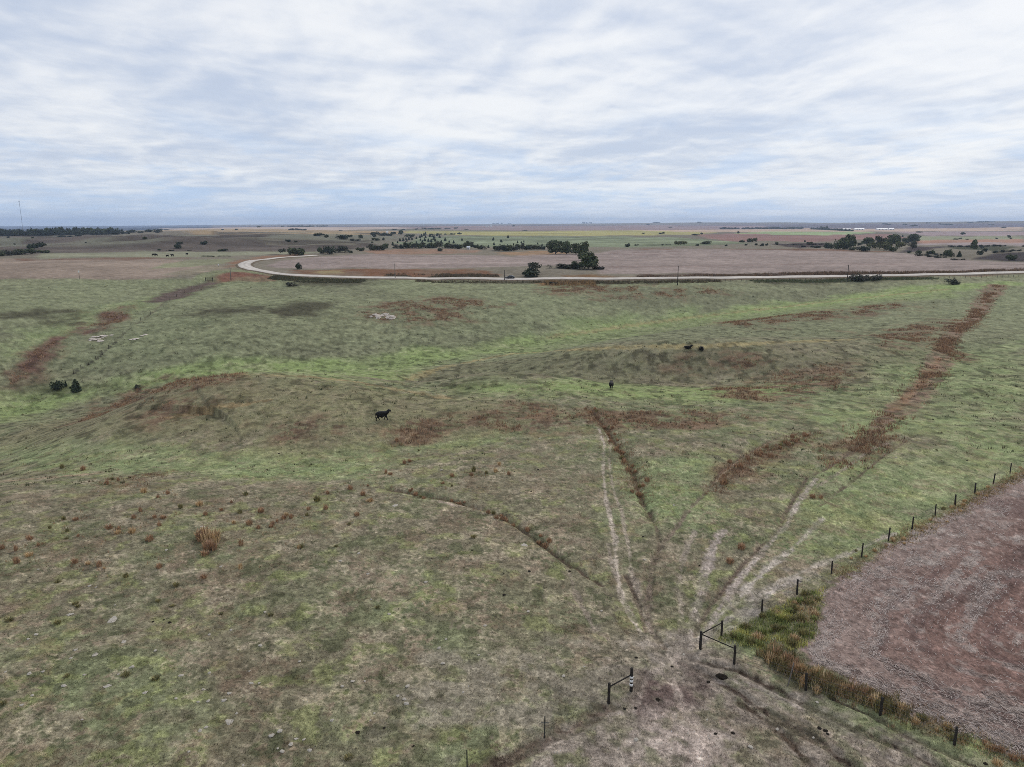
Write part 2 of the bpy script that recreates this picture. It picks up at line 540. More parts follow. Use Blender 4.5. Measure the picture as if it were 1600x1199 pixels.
FAR = [   # distant parcels, far to near; display colours before haze
    ([(-400, 348), (2000, 348), (2000, 357), (-400, 357)], (104, 96, 104)),
    ([(-300, 350), (330, 351), (330, 357), (-300, 362)], (62, 68, 84)),
    ([(250, 357), (620, 355), (760, 354), (560, 359), (330, 361)], (176, 158, 146)),
    ([(230, 360), (420, 358), (520, 360), (650, 362), (620, 366), (480, 367), (300, 366)], (158, 136, 106)),
    ([(620, 356), (760, 353), (1000, 352), (1200, 353), (1180, 359), (900, 361), (700, 359)], (142, 122, 120)),
    ([(640, 361), (860, 361), (1010, 360), (1130, 362), (1085, 367), (900, 369), (720, 368), (630, 364)], (160, 152, 102)),
    ([(980, 360), (1250, 357), (1500, 357), (1600, 355), (1600, 360), (1400, 362), (1100, 363)], (178, 154, 134)),
    ([(1150, 365), (1200, 362), (1330, 362), (1370, 364), (1300, 368), (1180, 368)], (146, 160, 116)),
    ([(1080, 367), (1160, 365), (1250, 368), (1390, 366), (1420, 372), (1290, 378), (1150, 378)], (138, 108, 100)),
    ([(720, 369), (900, 370), (1060, 371), (1180, 381), (1050, 385), (900, 387), (740, 387), (610, 380), (660, 370)], (122, 128, 102)),
    ([(1390, 362), (1600, 362), (1700, 362), (1700, 368), (1450, 369)], (150, 132, 130)),
    ([(1430, 370), (1600, 369), (1600, 374), (1430, 376)], (138, 138, 112)),
    ([(1430, 376), (1600, 374), (1600, 379), (1430, 380)], (156, 122, 104)),
    ([(1430, 380), (1600, 379), (1700, 382), (1600, 384), (1440, 383)], (150, 136, 132)),
    ([(1200, 381), (1290, 380), (1300, 385), (1250, 388)], (72, 62, 60)),
    ([(1400, 396), (1430, 385), (1480, 385), (1450, 392)], (66, 58, 58)),
    ([(1480, 386), (1560, 384), (1590, 386), (1500, 390)], (70, 70, 54)),
    ([(1520, 406), (1560, 396), (1640, 394), (1700, 404), (1600, 409)], (62, 55, 55)),
    ([(-300, 368), (150, 368), (420, 369), (560, 372), (590, 385), (430, 399), (250, 395), (60, 397), (-300, 402)], (92, 83, 76)),
    ([(-300, 372), (40, 372), (30, 384), (-60, 390), (-300, 392)], (106, 104, 90)),
    ([(370, 371), (520, 371), (560, 384), (470, 384)], (104, 98, 84)),
    ([(60, 396), (240, 393), (420, 393), (560, 393), (400, 399), (240, 403), (60, 403)], (132, 130, 108)),
    ([(-200, 404), (60, 406), (230, 404), (310, 410), (330, 425), (250, 436), (100, 435), (-200, 436)], (142, 126, 112)),
    ([(230, 421), (260, 412), (300, 406), (370, 404), (350, 412), (300, 417)], (130, 128, 102)),
    ([(250, 430), (300, 420), (345, 414), (350, 420), (300, 432)], (132, 122, 104)),
    ([(1000, 389), (1200, 389), (1300, 390), (1420, 394), (1200, 391), (1000, 391)], (120, 92, 76)),
]
TRACKS = [   # (pixels, half width in metres, colour, strength)
    ([(935, 669), (944, 692), (942, 737), (945, 760), (947, 785), (955, 815), (960, 845), (964, 890), (966, 905), (972, 935), (990, 970), (1007, 995)], 0.34, (172, 158, 142), 0.85),
    ([(947, 677), (954, 695), (952, 720), (955, 750), (962, 777), (972, 800), (976, 827), (982, 852), (984, 872), (986, 900), (997, 925)], 0.26, (160, 146, 130), 0.7),
    ([(1040, 1012), (1022, 990), (1012, 967), (1012, 940), (1017, 900), (1020, 870), (1050, 832), (1080, 792), (1105, 765)], 0.34, (122, 108, 94), 0.8),
    ([(1105, 765), (1125, 738), (1160, 712), (1200, 690), (1240, 678)], 0.34, (100, 82, 70), 0.8),
    ([(1080, 1012), (1082, 985), (1090, 940), (1100, 900), (1115, 850), (1132, 828)], 0.6, (170, 156, 144), 0.9),
    ([(1085, 990), (1110, 945), (1137, 912), (1155, 888), (1190, 850), (1215, 828), (1232, 793), (1262, 745), (1290, 733), (1335, 703), (1385, 672)], 0.30, (104, 90, 78), 0.85),
    ([(1085, 1000), (1110, 975), (1150, 935), (1182, 905), (1200, 888), (1240, 855), (1285, 810)], 0.5, (178, 166, 152), 0.95),
    ([(1092, 1000), (1140, 965), (1197, 928), (1250, 902)], 0.6, (174, 162, 150), 0.85),
    ([(1052, 1030), (1062, 1000), (1066, 960), (1060, 920), (1068, 870), (1085, 830)], 0.36, (160, 146, 132), 0.7),
    ([(1030, 1020), (1020, 995), (1008, 965), (1000, 935), (992, 905)], 0.34, (150, 136, 122), 0.6),
    ([(1150, 945), (1210, 912), (1280, 882), (1340, 858), (1400, 832)], 0.45, (168, 156, 142), 0.75),
    ([(1060, 1020), (1050, 1060), (1070, 1110), (1110, 1160), (1150, 1210)], 0.5, (166, 150, 138), 0.6),
    ([(1040, 1030), (1010, 1060), (990, 1110), (985, 1170), (980, 1215)], 0.5, (158, 144, 132), 0.5),
    ([(1280, 790), (1340, 745), (1380, 712), (1430, 680)], 0.26, (108, 94, 80), 0.8),
    ([(1098, 1008), (1120, 955), (1147, 915), (1168, 888), (1205, 846), (1228, 822), (1244, 792), (1275, 748)], 0.42, (172, 158, 146), 0.9),
    ([(1275, 762), (1320, 732), (1362, 702), (1400, 688)], 0.22, (150, 136, 122), 0.7),
    ([(1118, 752), (1150, 722), (1190, 697), (1225, 682)], 0.26, (160, 140, 118), 0.75),
    ([(1005, 785), (1022, 812), (1030, 845), (1024, 880)], 0.26, (108, 94, 80), 0.7),
    ([(965, 905), (955, 880), (950, 850)], 0.30, (150, 136, 124), 0.6),
    ([(978, 900), (990, 925), (1000, 950), (1008, 985)], 0.22, (104, 90, 78), 0.7),
    ([(960, 1005), (930, 985), (900, 930), (885, 885)], 0.35, (148, 132, 120), 0.5),
    ([(605, 765), (700, 783), (780, 805), (830, 840), (885, 880), (940, 915)], 0.24, (92, 76, 64), 0.7),
    ([(690, 784), (715, 790), (740, 794), (770, 803)], 0.5, (172, 154, 138), 0.7),
    ([(925, 640), (945, 668), (962, 695), (985, 730), (1003, 785), (1018, 815)], 0.42, (88, 70, 58), 0.7),
    ([(951, 1104), (900, 1135), (850, 1160), (780, 1190), (700, 1230)], 0.7, (94, 78, 68), 0.65),
    ([(1080, 1030), (1150, 1045), (1230, 1085), (1320, 1130), (1400, 1165), (1480, 1205)], 0.42, (66, 56, 48), 1.0),
    ([(1090, 1045), (1160, 1085), (1220, 1125), (1290, 1165), (1340, 1205)], 0.42, (74, 62, 54), 0.95),
    ([(1160, 1100), (1210, 1135), (1250, 1175), (1290, 1215)], 0.5, (72, 60, 50), 0.9),
    ([(1300, 1090), (1360, 1115), (1420, 1150), (1500, 1185), (1570, 1215)], 0.30, (74, 64, 54), 0.8),
    ([(1115, 1060), (1180, 1070), (1260, 1110), (1340, 1150), (1400, 1190)], 0.5, (150, 138, 128), 0.6),
    ([(1130, 1130), (1190, 1180), (1230, 1215)], 0.3, (160, 142, 134), 0.5),
    ([(205, 512), (180, 535), (150, 562), (115, 583)], 0.6, (74, 70, 58), 0.75),
    ([(325, 441), (276, 462), (240, 488), (215, 505)], 0.7, (92, 80, 68), 0.6),
    ([(860, 527), (960, 512), (1080, 496), (1300, 471), (1480, 452)], 2.6, (146, 136, 98), 0.75),
    ([(640, 592), (700, 572), (800, 553), (950, 543), (1100, 540), (1340, 530)], 1.9, (150, 136, 98), 0.8),
    ([(360, 585), (480, 588), (560, 597), (640, 612), (700, 622)], 1.5, (152, 134, 100), 0.75),
    ([(0, 752), (90, 745), (150, 740)], 1.2, (156, 136, 112), 0.8),
    ([(270, 652), (330, 640), (420, 625)], 1.4, (150, 128, 94), 0.75),
    ([(1395, 640), (1440, 600), (1470, 560)], 1.4, (140, 108, 82), 0.6),
]
RUST_ROAD = ([(1300, 728), (1345, 695), (1385, 655), (1420, 628), (1452, 590), (1470, 560), (1482, 530), (1520, 500), (1540, 470), (1558, 446)],
             [0.5, 0.8, 1.8, 2.3, 3.0, 2.6, 2.8, 3.0, 4.5, 6])
FIELDSTREAK = [([(760, 409), (900, 407), (1000, 404), (1150, 402)], 5, (136, 118, 112), .6),
               ([(960, 417), (1100, 416), (1250, 413), (1400, 413)], 5, (134, 114, 106), .6),
               ([(600, 413), (720, 411), (820, 410)], 3, (176, 158, 150), .7),
               ([(980, 398), (1120, 398), (1250, 400)], 6, (132, 114, 110), .6),
               ([(958, 396), (1000, 395), (1060, 393)], 5, (112, 92, 84), .6)]

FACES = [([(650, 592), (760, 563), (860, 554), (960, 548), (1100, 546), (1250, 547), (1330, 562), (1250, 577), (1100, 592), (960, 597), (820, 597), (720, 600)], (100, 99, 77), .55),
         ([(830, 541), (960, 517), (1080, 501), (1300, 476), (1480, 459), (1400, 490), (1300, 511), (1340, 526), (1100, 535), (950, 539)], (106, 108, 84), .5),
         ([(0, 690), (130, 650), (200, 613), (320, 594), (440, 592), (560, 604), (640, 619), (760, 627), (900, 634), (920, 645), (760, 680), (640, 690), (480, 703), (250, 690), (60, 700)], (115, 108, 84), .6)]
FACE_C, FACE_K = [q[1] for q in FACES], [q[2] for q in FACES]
_all = []


def _collect():
    """cast every outline in one go (fast)"""
    sets = []
    for p in GREEN_VALLEY + RUST + DARKB:
        sets.append(p)
    for p, _ in BARE + REDSOIL + FAR:
        sets.append(p)
    for t in TRACKS:
        sets.append(densify(t[0]))
    sets.append(densify(RUST_ROAD[0], 1000))
    for t in FIELDSTREAK:
        sets.append(densify(t[0]))
    for t in FACES:
        sets.append(t[0])
    sets += [STUBBLE_PX, FIELD_PX]
    flat = np.array([q for p in sets for q in p], float)
    X, Y, _ = cast(flat[:, 0], flat[:, 1])
    out, i = [], 0
    for p in sets:
        out.append(list(zip(X[i:i + len(p)].tolist(), Y[i:i + len(p)].tolist())))
        i += len(p)
    return out


_W = _collect()
_i = 0


def take(n):
    global _i
    r = _W[_i:_i + n]
    _i += n
    return r


W_GREEN, W_RUST, W_DARK = take(len(GREEN_VALLEY)), take(len(RUST)), take(len(DARKB))
W_BARE, W_RED, W_FAR = take(len(BARE)), take(len(REDSOIL)), take(len(FAR))
W_TRACK = take(len(TRACKS))
W_RUSTROAD = take(1)[0]
W_STREAK = take(len(FIELDSTREAK))
W_FACE = take(len(FACES))
W_STUB, W_FIELD = take(2)
STUB_TRACK = [world_poly([(1700, 790), (1600, 862), (1562, 902), (1505, 932), (1450, 952), (1420, 985), (1450, 1015)]), world_poly([(1700, 820), (1612, 880), (1570, 925), (1520, 960)])]


def land(x, y):
    """albedo and land class at ground points"""
    r = np.hypot(x, y)
    n = x.shape[0]
    n60, n14 = fbm(x, y, 60, 3, 101), fbm(x, y, 14, 3, 102)
    n5, n2 = fbm(x, y, 5, 3, 103), fbm(x, y, 2.2, 3, 104)
    n07 = fbm(x, y, 0.7, 2, 105)
    wob = n14 - 0.5
    wobf = n2 - 0.5
    fade2 = sstep(260, 60, r)
    fade5 = sstep(600, 150, r)

    def lay(col, c, m):
        return col + (C(*c)[None, :] - col) * np.clip(m, 0, 1)[:, None]

    green_w = np.zeros(n)
    floor_w = poly_mask(x, y, W_GREEN[0], 5.0, wob) + poly_mask(x, y, W_GREEN[1], 4.0, wob)
    for p in W_GREEN:
        a = np.array(p)
        soft = np.clip(np.hypot(a[:, 0], a[:, 1]).mean() * 0.03, 3.6, 6)
        green_w = np.maximum(green_w, poly_mask(x, y, p, soft, wob + 0.6 * (n5 - 0.5)))
    nearw = sstep(150, 70, r)
    # speckle: dark and pale clumps at several sizes, seen as far as they can be told apart
    s03, s1, s3 = fbm(x, y, 0.32, 2, 201), fbm(x, y, 1.1, 3, 202), fbm(x, y, 3.2, 3, 203)
    sa = fbm(x * 0.7, y, 1.5, 3, 207)
    blob = 1 - 0.6 * sstep(100, 170, r)
    kf = sstep(110, 170, r)
    s3 = s3 + kf * (fbm(x * 0.65, y * 1.3, 3.0, 3, 209) - s3)
    s1 = s1 + kf * (fbm(x * 0.7, y * 1.1, 1.1, 3, 210) - s1)
    col = np.repeat(C(113, 107, 88)[None, :], n, 0)
    col = lay(col, (108, 113, 84), sstep(0.40, 0.62, n60 * 0.5 + n14 * 0.3 + n5 * 0.2) * 0.9)
    col = lay(col, (122, 112, 95), sstep(0.50, 0.66, s3 * 0.5 + s1 * 0.3 + n14 * 0.2) * 0.6 * blob)
    col = lay(col, (110, 93, 77), sstep(0.52, 0.68, fbm(x, y, 6, 4, 111) * 0.6 + s1 * 0.4) * 0.34 * (1 - 0.7 * green_w))
    col = lay(col, (88, 91, 67), sstep(0.53, 0.66, s1 * 0.55 + fbm(x, y, 3.4, 3, 112) * 0.45) * 0.75 * blob)
    # the far slope: greyer green
    far_sl = sstep(150, 230, y) * sstep(420, 330, y)
    col = lay(col, (115, 119, 92), far_sl * 0.75)
    terr = fbm(x * 0.5, y, 2.8, 4, 113)           # cattle terracettes and thin turf follow the contour
    col = lay(col, (86, 88, 69), far_sl * sstep(0.52, 0.66, terr * 0.7 + s3 * 0.3) * 0.42)
    col = lay(col, (124, 127, 99), far_sl * sstep(0.52, 0.66, fbm(x * 0.55, y, 3.4, 4, 114)) * 0.55)
    col = lay(col, (94, 92, 76), far_sl * sstep(0.50, 0.66, fbm(x * 0.6, y, 46, 3, 109)) * 0.38)
    # bright grass
    gm = sstep(0.36, 0.60, n5 * 0.35 + n14 * 0.35 + s3 * 0.3)
    col = lay(col, (119, 129, 91), green_w * (0.52 + 0.48 * gm) * 0.88)
    col = lay(col, (123, 137, 86), np.clip(floor_w, 0, 1) * (0.6 + 0.4 * gm) * 0.75)
    col = lay(col, (138, 139, 106), green_w * sstep(0.54, 0.70, fbm(x * 0.5, y, 4, 3, 118) * 0.6 + s1 * 0.4) * 0.7)
    col = lay(col, (96, 104, 72), green_w * sstep(0.52, 0.66, s3 * 0.6 + s1 * 0.4) * 0.55)
    bl = sstep(0.55, 0.66, fbm(x, y, 4.2, 2, 115) * 0.75 + s1 * 0.25) * sstep(0.42, 0.56, n60)
    col = lay(col, (133, 132, 92), bl * 0.62 * nearw)
    bl2 = sstep(0.57, 0.68, fbm(x, y, 1.9, 2, 116) * 0.8 + s03 * 0.2)
    col = lay(col, (122, 126, 82), bl2 * 0.5 * fade2)
    dry = sstep(0.54, 0.66, fbm(x, y, 2.2, 3, 117) * 0.6 + s03 * 0.4)
    col = lay(col, (150, 138, 119), dry * 0.6 * fade2 * (1 - 0.5 * green_w))
    red = sstep(0.56, 0.68, fbm(x, y, 2.4, 3, 119) * 0.6 + s03 * 0.4)
    col = lay(col, (112, 92, 78), red * 0.4 * fade2)
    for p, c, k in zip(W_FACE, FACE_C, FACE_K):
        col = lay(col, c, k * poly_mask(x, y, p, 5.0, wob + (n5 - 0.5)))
    col = col * (np.array([1.21, 1.19, 1.16])[None, :] * (1 + 0.05 * sstep(60, 130, r))[:, None])
    # rust grass
    rust_w = np.zeros(n)
    for p in W_RUST:
        a = np.array(p)
        soft = np.clip(np.hypot(a[:, 0], a[:, 1]).mean() * 0.026, 0.9, 8)
        rust_w = np.maximum(rust_w, poly_mask(x, y, p, soft, wob + 1.2 * (n5 - 0.5)))
    d, v = seg_dist(x, y, W_RUSTROAD, RUST_ROAD[1])
    rr = sstep(1.0, 0.45, d / np.maximum(v, 0.1) + (n5 - 0.5) * 1.6) * sstep(85, 110, y)
    rust_w = np.maximum(rust_w, rr)
    rw = rust_w * (0.12 + 0.80 * sstep(0.42, 0.56, s1 * 0.45 + n5 * 0.25 + s3 * 0.3))
    col = lay(col, (120, 97, 79), rw * 0.9)
    col = lay(col, (88, 72, 58), rw * sstep(0.5, 0.62, fbm(x * .6, y, 2.0, 3, 121) * 0.5 + s1 * 0.5) * 0.75)
    col = lay(col, (134, 112, 95), rr * (0.45 + 0.55 * sstep(0.42, 0.6, n2 * .5 + s1 * .5)) * 0.9)
    for p in W_DARK:
        a = np.array(p)
        soft = np.clip(np.hypot(a[:, 0], a[:, 1]).mean() * 0.02, 0.8, 6)
        col = lay(col, (68, 62, 50), poly_mask(x, y, p, soft, wob + n5 - 0.5) * 0.8)
    # farmland beyond the road
    cls = np.zeros(n, int)
    beyond = np.zeros(n)
    roady = np.interp(x / np.maximum(y, 1), ROAD_T, ROAD_Y)
    fl = sstep(-3, 6, y - roady) * (y > 0)
    base = np.repeat(C(118, 110, 96)[None, :], n, 0)
    n300 = fbm(x, y, 420, 4, 130)
    base = base * (0.75 + 0.5 * n300)[:, None]
    col = col + (base - col) * fl[:, None]
    cls = np.where(y > roady, 3, cls)
    for p, (_, c) in zip(W_FAR, FAR):
        a = np.array(p)
        rm = np.median(np.hypot(a[:, 0], a[:, 1]))
        soft = np.clip(rm * 0.004, 2, 40)
        m = poly_mask(x, y, p, soft, (n14 - 0.5) if rm < 900 else (n60 - 0.5))
        amp = 0.62 if c in ((92, 83, 76), (106, 104, 90), (104, 98, 84), (122, 128, 102)) else 0.34
        tex = 1 + amp * (fbm(x, y, np.clip(rm * 0.06, 14, 260), 4, 131) - 0.5) * 2
        cc = C(*c)[None, :] * tex[:, None]
        col = col + (cc - col) * m[:, None]
    hill = sstep(-0.12, -0.2, x / np.maximum(y, 1)) * sstep(700, 800, y) * sstep(2300, 1900, y) + sstep(-0.05, -0.2, x / np.maximum(y, 1)) * sstep(1000, 1100, y) * sstep(2300, 1900, y)
    hill = np.clip(hill, 0, 1)
    col = lay(col, (116, 114, 98), hill * sstep(0.52, 0.62, fbm(x, y, 150, 4, 132)) * 0.8)
    col = lay(col, (70, 62, 56), hill * sstep(0.54, 0.66, fbm(x, y, 110, 4, 133)) * 0.7)
    # the harvested field behind the road
    m = poly_mask(x, y, W_FIELD, 3.0, n14 - 0.5)
    tex = 1 + 0.22 * (fbm(x * 0.25 + 0.1 * y, y, 16, 3, 140) - 0.5) * 2 + 0.10 * (n5 - 0.5) * 2
    cc = C(145, 130, 122)[None, :] * tex[:, None]
    col = col + (cc - col) * m[:, None]
    for p, (_, w, c, k) in zip(W_STREAK, FIELDSTREAK):
        col = lay(col, c, line_mask(x, y, p, w, n14 - 0.5) * k)
    cls = np.where(m > 0.5, 2, cls)
    for p, (_, c) in zip(W_RED, REDSOIL):
        a = np.array(p)
        mm = poly_mask(x, y, p, 3.2, n14 - 0.5 + n5 - 0.5) * (0.6 + 0.4 * sstep(0.35, 0.6, n14)) * (1 - 0.6 * m)
        col = lay(col, c, mm)
    # bare ground and worn tracks
    for p, (_, c) in zip(W_BARE, BARE):
        mk = poly_mask(x, y, p, 1.6, wob * 1.4 + 1.6 * (n2 - 0.5))
        col = lay(col, c, mk * (0.30 + 0.62 * sstep(0.38, 0.6, n2 * 0.5 + n07 * 0.5)))
    for p, (_, w, c, k) in zip(W_TRACK, TRACKS):
        mk = line_mask(x, y, p, max(w * 0.95, 0.24), 1.6 * (n2 - 0.5) + 1.6 * (n07 - 0.5))
        col = lay(col, c, mk * min(1, k * (1.15 if sum(c) > 330 else 1.3)) * ((0.45 if sum(c) < 330 else (0.5 if w > 1.1 else 0.34)) + (0.55 if sum(c) < 330 else (0.5 if w > 1.1 else 0.66)) * sstep(0.38, 0.56, n5 * 0.45 + n07 * 0.25 + s03 * 0.3)))
    # the near stubble field
    a = np.array(W_STUB)
    near = (x > a[:, 0].min() - 3) & (x < a[:, 0].max() + 3) & (y > a[:, 1].min() - 3) & (y < a[:, 1].max() + 3) & (x > 0)
    if near.any():
        X, Y = x[near], y[near]
        s = poly_sd(X, Y, W_STUB)
        mk = sstep(-0.35, 0.35, s + (n07[near] - 0.5) * 1.6 + (n2[near] - 0.5) * 1.2)
        along = np.arctan2(Y - 62, X - 70) * 30
        st = fbm(s * 1.0 + (n5[near] - 0.5) * 1.2, along * 0.22, 0.9, 4, 150)
        st2 = fbm(s, along * 0.12, 2.6, 4, 151)
        straw = sstep(0.48, 0.62, st * 0.45 + st2 * 0.15 + fbm(X, Y, 0.8, 3, 152) * 0.4)
        edge = sstep(9, 0, s)
        mid_ = poly_sd(X, Y, W_STUB)
        straw = np.clip(straw * (0.45 + 0.55 * sstep(0.35, 0.6, fbm(X, Y, 9, 3, 157))) + 0.5 * edge, 0, 1)
        soil = C(121, 97, 88)[None, :] * (0.86 + 0.28 * st2)[:, None]
        cc = soil + (C(172, 161, 151)[None, :] - soil) * (straw * (0.32 + 0.5 * n07[near]))[:, None]
        tr = sstep(0.50, 0.44, np.abs(fbm(s * 0.16 + 0.015 * along, along * 0.02, 1.0, 1, 155) - 0.52) * 10)
        cc = cc + (C(96, 76, 72)[None, :] - cc) * (0.45 * tr)[:, None]
        for pl_, w_ in ((STUB_TRACK[0], 0.9), (STUB_TRACK[1], 0.7)):
            cc = cc + (C(88, 72, 68)[None, :] - cc) * (0.65 * line_mask(X, Y, pl_, w_, n2[near] - 0.5) * (0.5 + 0.5 * n07[near]))[:, None]
        # some weeds that crossed the line
        sub = col[near]
        col[near] = sub + (cc - sub) * mk[:, None]
        cn = cls[near]
        cls[near] = np.where(mk > 0.5, 1, cn)
    # fine mottling
    inp = sstep(20, -10, y - roady)
    mott = 1 + (n07 - 0.5) * 0.55 * fade2 + (s03 - 0.5) * 0.9 * nearw + inp * ((s1 - 0.5) * 0.85 * sstep(40, 110, r) + (s3 - 0.5) * 0.2 * sstep(70, 180, r) + (sa - 0.5) * 0.75 * sstep(90, 170, r) * sstep(420, 180, r)) + (n5 - 0.5) * 0.2
    sd_ = sstep(0.57, 0.66, sa * 0.6 + fbm(x * 0.7, y, 1.0, 2, 208) * 0.4) * inp * sstep(90, 170, r)
    mott = mott * (1 - 0.20 * sd_)
    # dark clumps and pale specks
    mott = mott * (1 - 0.42 * sstep(0.66, 0.74, s03 * 0.65 + s1 * 0.35 + 0.07) * nearw) * (1 + 0.45 * sstep(0.67, 0.76, fbm(x, y, 0.30, 2, 205)) * nearw)
    mott = mott * (1 - 0.45 * inp * (1 - nearw) * sstep(0.60, 0.68, fbm(x, y, 1.7, 2, 206)) * sstep(340, 200, r))
    col = np.clip(col * mott[:, None], 0.012, 0.8)
    return col, cls, rust_w, green_w


_rx, _ry, _ = cast([p[0] for p in densify(ROAD_PX, 8)], [p[1] for p in densify(ROAD_PX, 8)])
ROAD_XY = list(zip(_rx.tolist(), _ry.tolist()))
# how far out the road lies in each direction (its near leg only); left of the bend the field edge continues it
_k = int(np.argmin(_rx / _ry))
_t = (_rx / _ry)[:_k + 1][::-1]
_y = _ry[:_k + 1][::-1]
_lx, _ly, _ = cast([-300, 0, 100, 200, 300], [435, 435, 436, 437, 438])
ROAD_T = np.concatenate([_lx / _ly, _t])
ROAD_Y = np.concatenate([_ly, _y])
_o = np.argsort(ROAD_T)
ROAD_T, ROAD_Y = ROAD_T[_o], ROAD_Y[_o]


# ================================================================== mesh helpers
def new_mesh(name, verts, faces_flat, nper, mats=(), smooth=False, cols=None, mat_idx=None):
    me = bpy.data.meshes.new(name)
    verts = np.asarray(verts, np.float32)
    ff = np.asarray(faces_flat, np.int32).ravel()
    nf = len(ff) // nper
    me.vertices.add(len(verts))
    me.vertices.foreach_set("co", verts.ravel())
    me.loops.add(len(ff))
    me.loops.foreach_set("vertex_index", ff)
    me.polygons.add(nf)
    me.polygons.foreach_set("loop_start", np.arange(0, nf * nper, nper, dtype=np.int32))
    me.polygons.foreach_set("loop_total", np.full(nf, nper, np.int32))
    if smooth:
        me.polygons.foreach_set("use_smooth", np.ones(nf, bool))
    for m in mats:
        me.materials.append(m)
    if mat_idx is not None:
        me.polygons.foreach_set("material_index", np.asarray(mat_idx, np.int32))
    me.update(calc_edges=True)
    if cols is not None:
        at = me.color_attributes.new("tint", "FLOAT_COLOR", "POINT")
        c4 = np.ones((len(verts), 4), np.float32)
        c4[:, :3] = cols
        at.data.foreach_set("color", c4.ravel())
    return me


def link(name, data, parent=None, loc=None):
    o = bpy.data.objects.new(name, data)
    COL.objects.link(o)
    if parent is not None:
        o.parent = parent
    if loc is not None:
        o.location = loc
    return o


def tag(o, label=None, cat=None, group=None, kind=None):
    if label:
        o["label"] = label
    if cat:
        o["category"] = cat
    if group:
        o["group"] = group
    if kind:
        o["kind"] = kind
    return o


def tint_mat(name, rough=0.95, spec=0.15, noise=None, bump=0.0, translucent=False):
    m = bpy.data.materials.new(name)
    m.use_nodes = True
    t = m.node_tree
    b = t.nodes["Principled BSDF"]
    at = N(t, "ShaderNodeAttribute", attribute_name="tint")
    src = at.outputs["Color"]
    if noise:
        tcx = N(t, "ShaderNodeTexCoord")
        for sc, det, lo, hi in noise:
            nz = N(t, "ShaderNodeTexNoise")
            nz.inputs["Scale"].default_value = sc
            nz.inputs["Detail"].default_value = det
            nz.inputs["Roughness"].default_value = 0.65
            t.links.new(tcx.outputs["Object"], nz.inputs["Vector"])
            v = maprange(t, nz.outputs[0], 0.28, 0.72, lo, hi, False)
            src = mixc(t, 1.0, src, v, "MULTIPLY")
        if bump:
            nb = N(t, "ShaderNodeTexNoise")
            nb.inputs["Scale"].default_value = noise[0][0] * 0.8
            nb.inputs["Detail"].default_value = 4
            t.links.new(tcx.outputs["Object"], nb.inputs["Vector"])
            bp = N(t, "ShaderNodeBump")
            bp.inputs["Strength"].default_value = bump
            bp.inputs["Distance"].default_value = 0.08
            t.links.new(nb.outputs[0], bp.inputs["Height"])
            t.links.new(bp.outputs[0], b.inputs["Normal"])
    t.links.new(src, b.inputs["Base Color"])
    b.inputs["Roughness"].default_value = rough
    b.inputs["Specular IOR Level"].default_value = spec
    return m


def plain_mat(name, col, rough=0.8, spec=0.3, metal=0.0, nscale=None, namt=0.3):
    m = bpy.data.materials.new(name)
    m.use_nodes = True
    t = m.node_tree
    b = t.nodes["Principled BSDF"]
    b.inputs["Roughness"].default_value = rough
    b.inputs["Specular IOR Level"].default_value = spec
    b.inputs["Metallic"].default_value = metal
    if nscale:
        tcx = N(t, "ShaderNodeTexCoord")
        nz = N(t, "ShaderNodeTexNoise")
        nz.inputs["Scale"].default_value = nscale
        nz.inputs["Detail"].default_value = 5
        t.links.new(tcx.outputs["Object"], nz.inputs["Vector"])
        v = maprange(t, nz.outputs[0], 0.3, 0.7, 1 - namt, 1 + namt, False)
        t.links.new(mixc(t, 1.0, tuple(col), v, "MULTIPLY"), b.inputs["Base Color"])
    else:
        b.inputs["Base Color"].default_value = tuple(col) + (1,)
    return m


M_GROUND = tint_mat("ground_turf", 1.0, 0.05, [(5.0, 5, 0.62, 1.38), (17.0, 3, 0.7, 1.3), (1.1, 5, 0.74, 1.26)], 0.5)
M_SOIL = tint_mat("stubble_soil", 1.0, 0.05, [(6.0, 6, 0.62, 1.38), (24.0, 3, 0.72, 1.28)], 0.5)
M_FARLAND = tint_mat("farmland_soil", 1.0, 0.03, [(0.35, 6, 0.72, 1.28), (0.06, 5, 0.85, 1.15)], 0.0)
M_BLADE = tint_mat("grass_blade", 0.9, 0.1)
M_LEAF = tint_mat("leaf", 0.85, 0.15)
M_BARK = plain_mat("bark", (0.10, 0.085, 0.07), 0.95, 0.1, nscale=6)
M_WOOD = plain_mat("dark_post_wood", (0.034, 0.029, 0.025), 0.9, 0.15, nscale=9, namt=0.4)
M_WOODG = plain_mat("weathered_post_wood", (0.17, 0.15, 0.135), 0.95, 0.1, nscale=9)
M_STEEL = plain_mat("weathered_steel", (0.06, 0.065, 0.06), 0.6, 0.4, 0.6, nscale=15)
M_WIRE = plain_mat("fence_wire", (0.11, 0.105, 0.10), 0.6, 0.4, 0.7)
M_WHITE = plain_mat("white_band_paint", (0.80, 0.79, 0.76), 0.6, 0.3, nscale=12, namt=0.06)
M_STONE = plain_mat("pale_limestone", (0.43, 0.385, 0.32), 0.95, 0.1, nscale=7, namt=0.25)
M_DUNG = plain_mat("dry_dung", (0.022, 0.018, 0.014), 1.0, 0.05, nscale=12)
M_HIDE = plain_mat("black_hide", (0.009, 0.008, 0.0075), 0.7, 0.2, nscale=8)
M_GRAVEL = tint_mat("road_gravel", 1.0, 0.05, [(0.35, 6, 0.80, 1.20), (2.5, 4, 0.85, 1.15)], 0.0)
M_CHALK = plain_mat("chalk_bank", (0.56, 0.49, 0.42), 1.0, 0.05, nscale=1.2, namt=0.28)

print("T", round(time.time() - T0, 1))
# ================================================================== ground mesh (finer near the camera)
gcol, gcls, grust, ggreen = land(GX, GY)
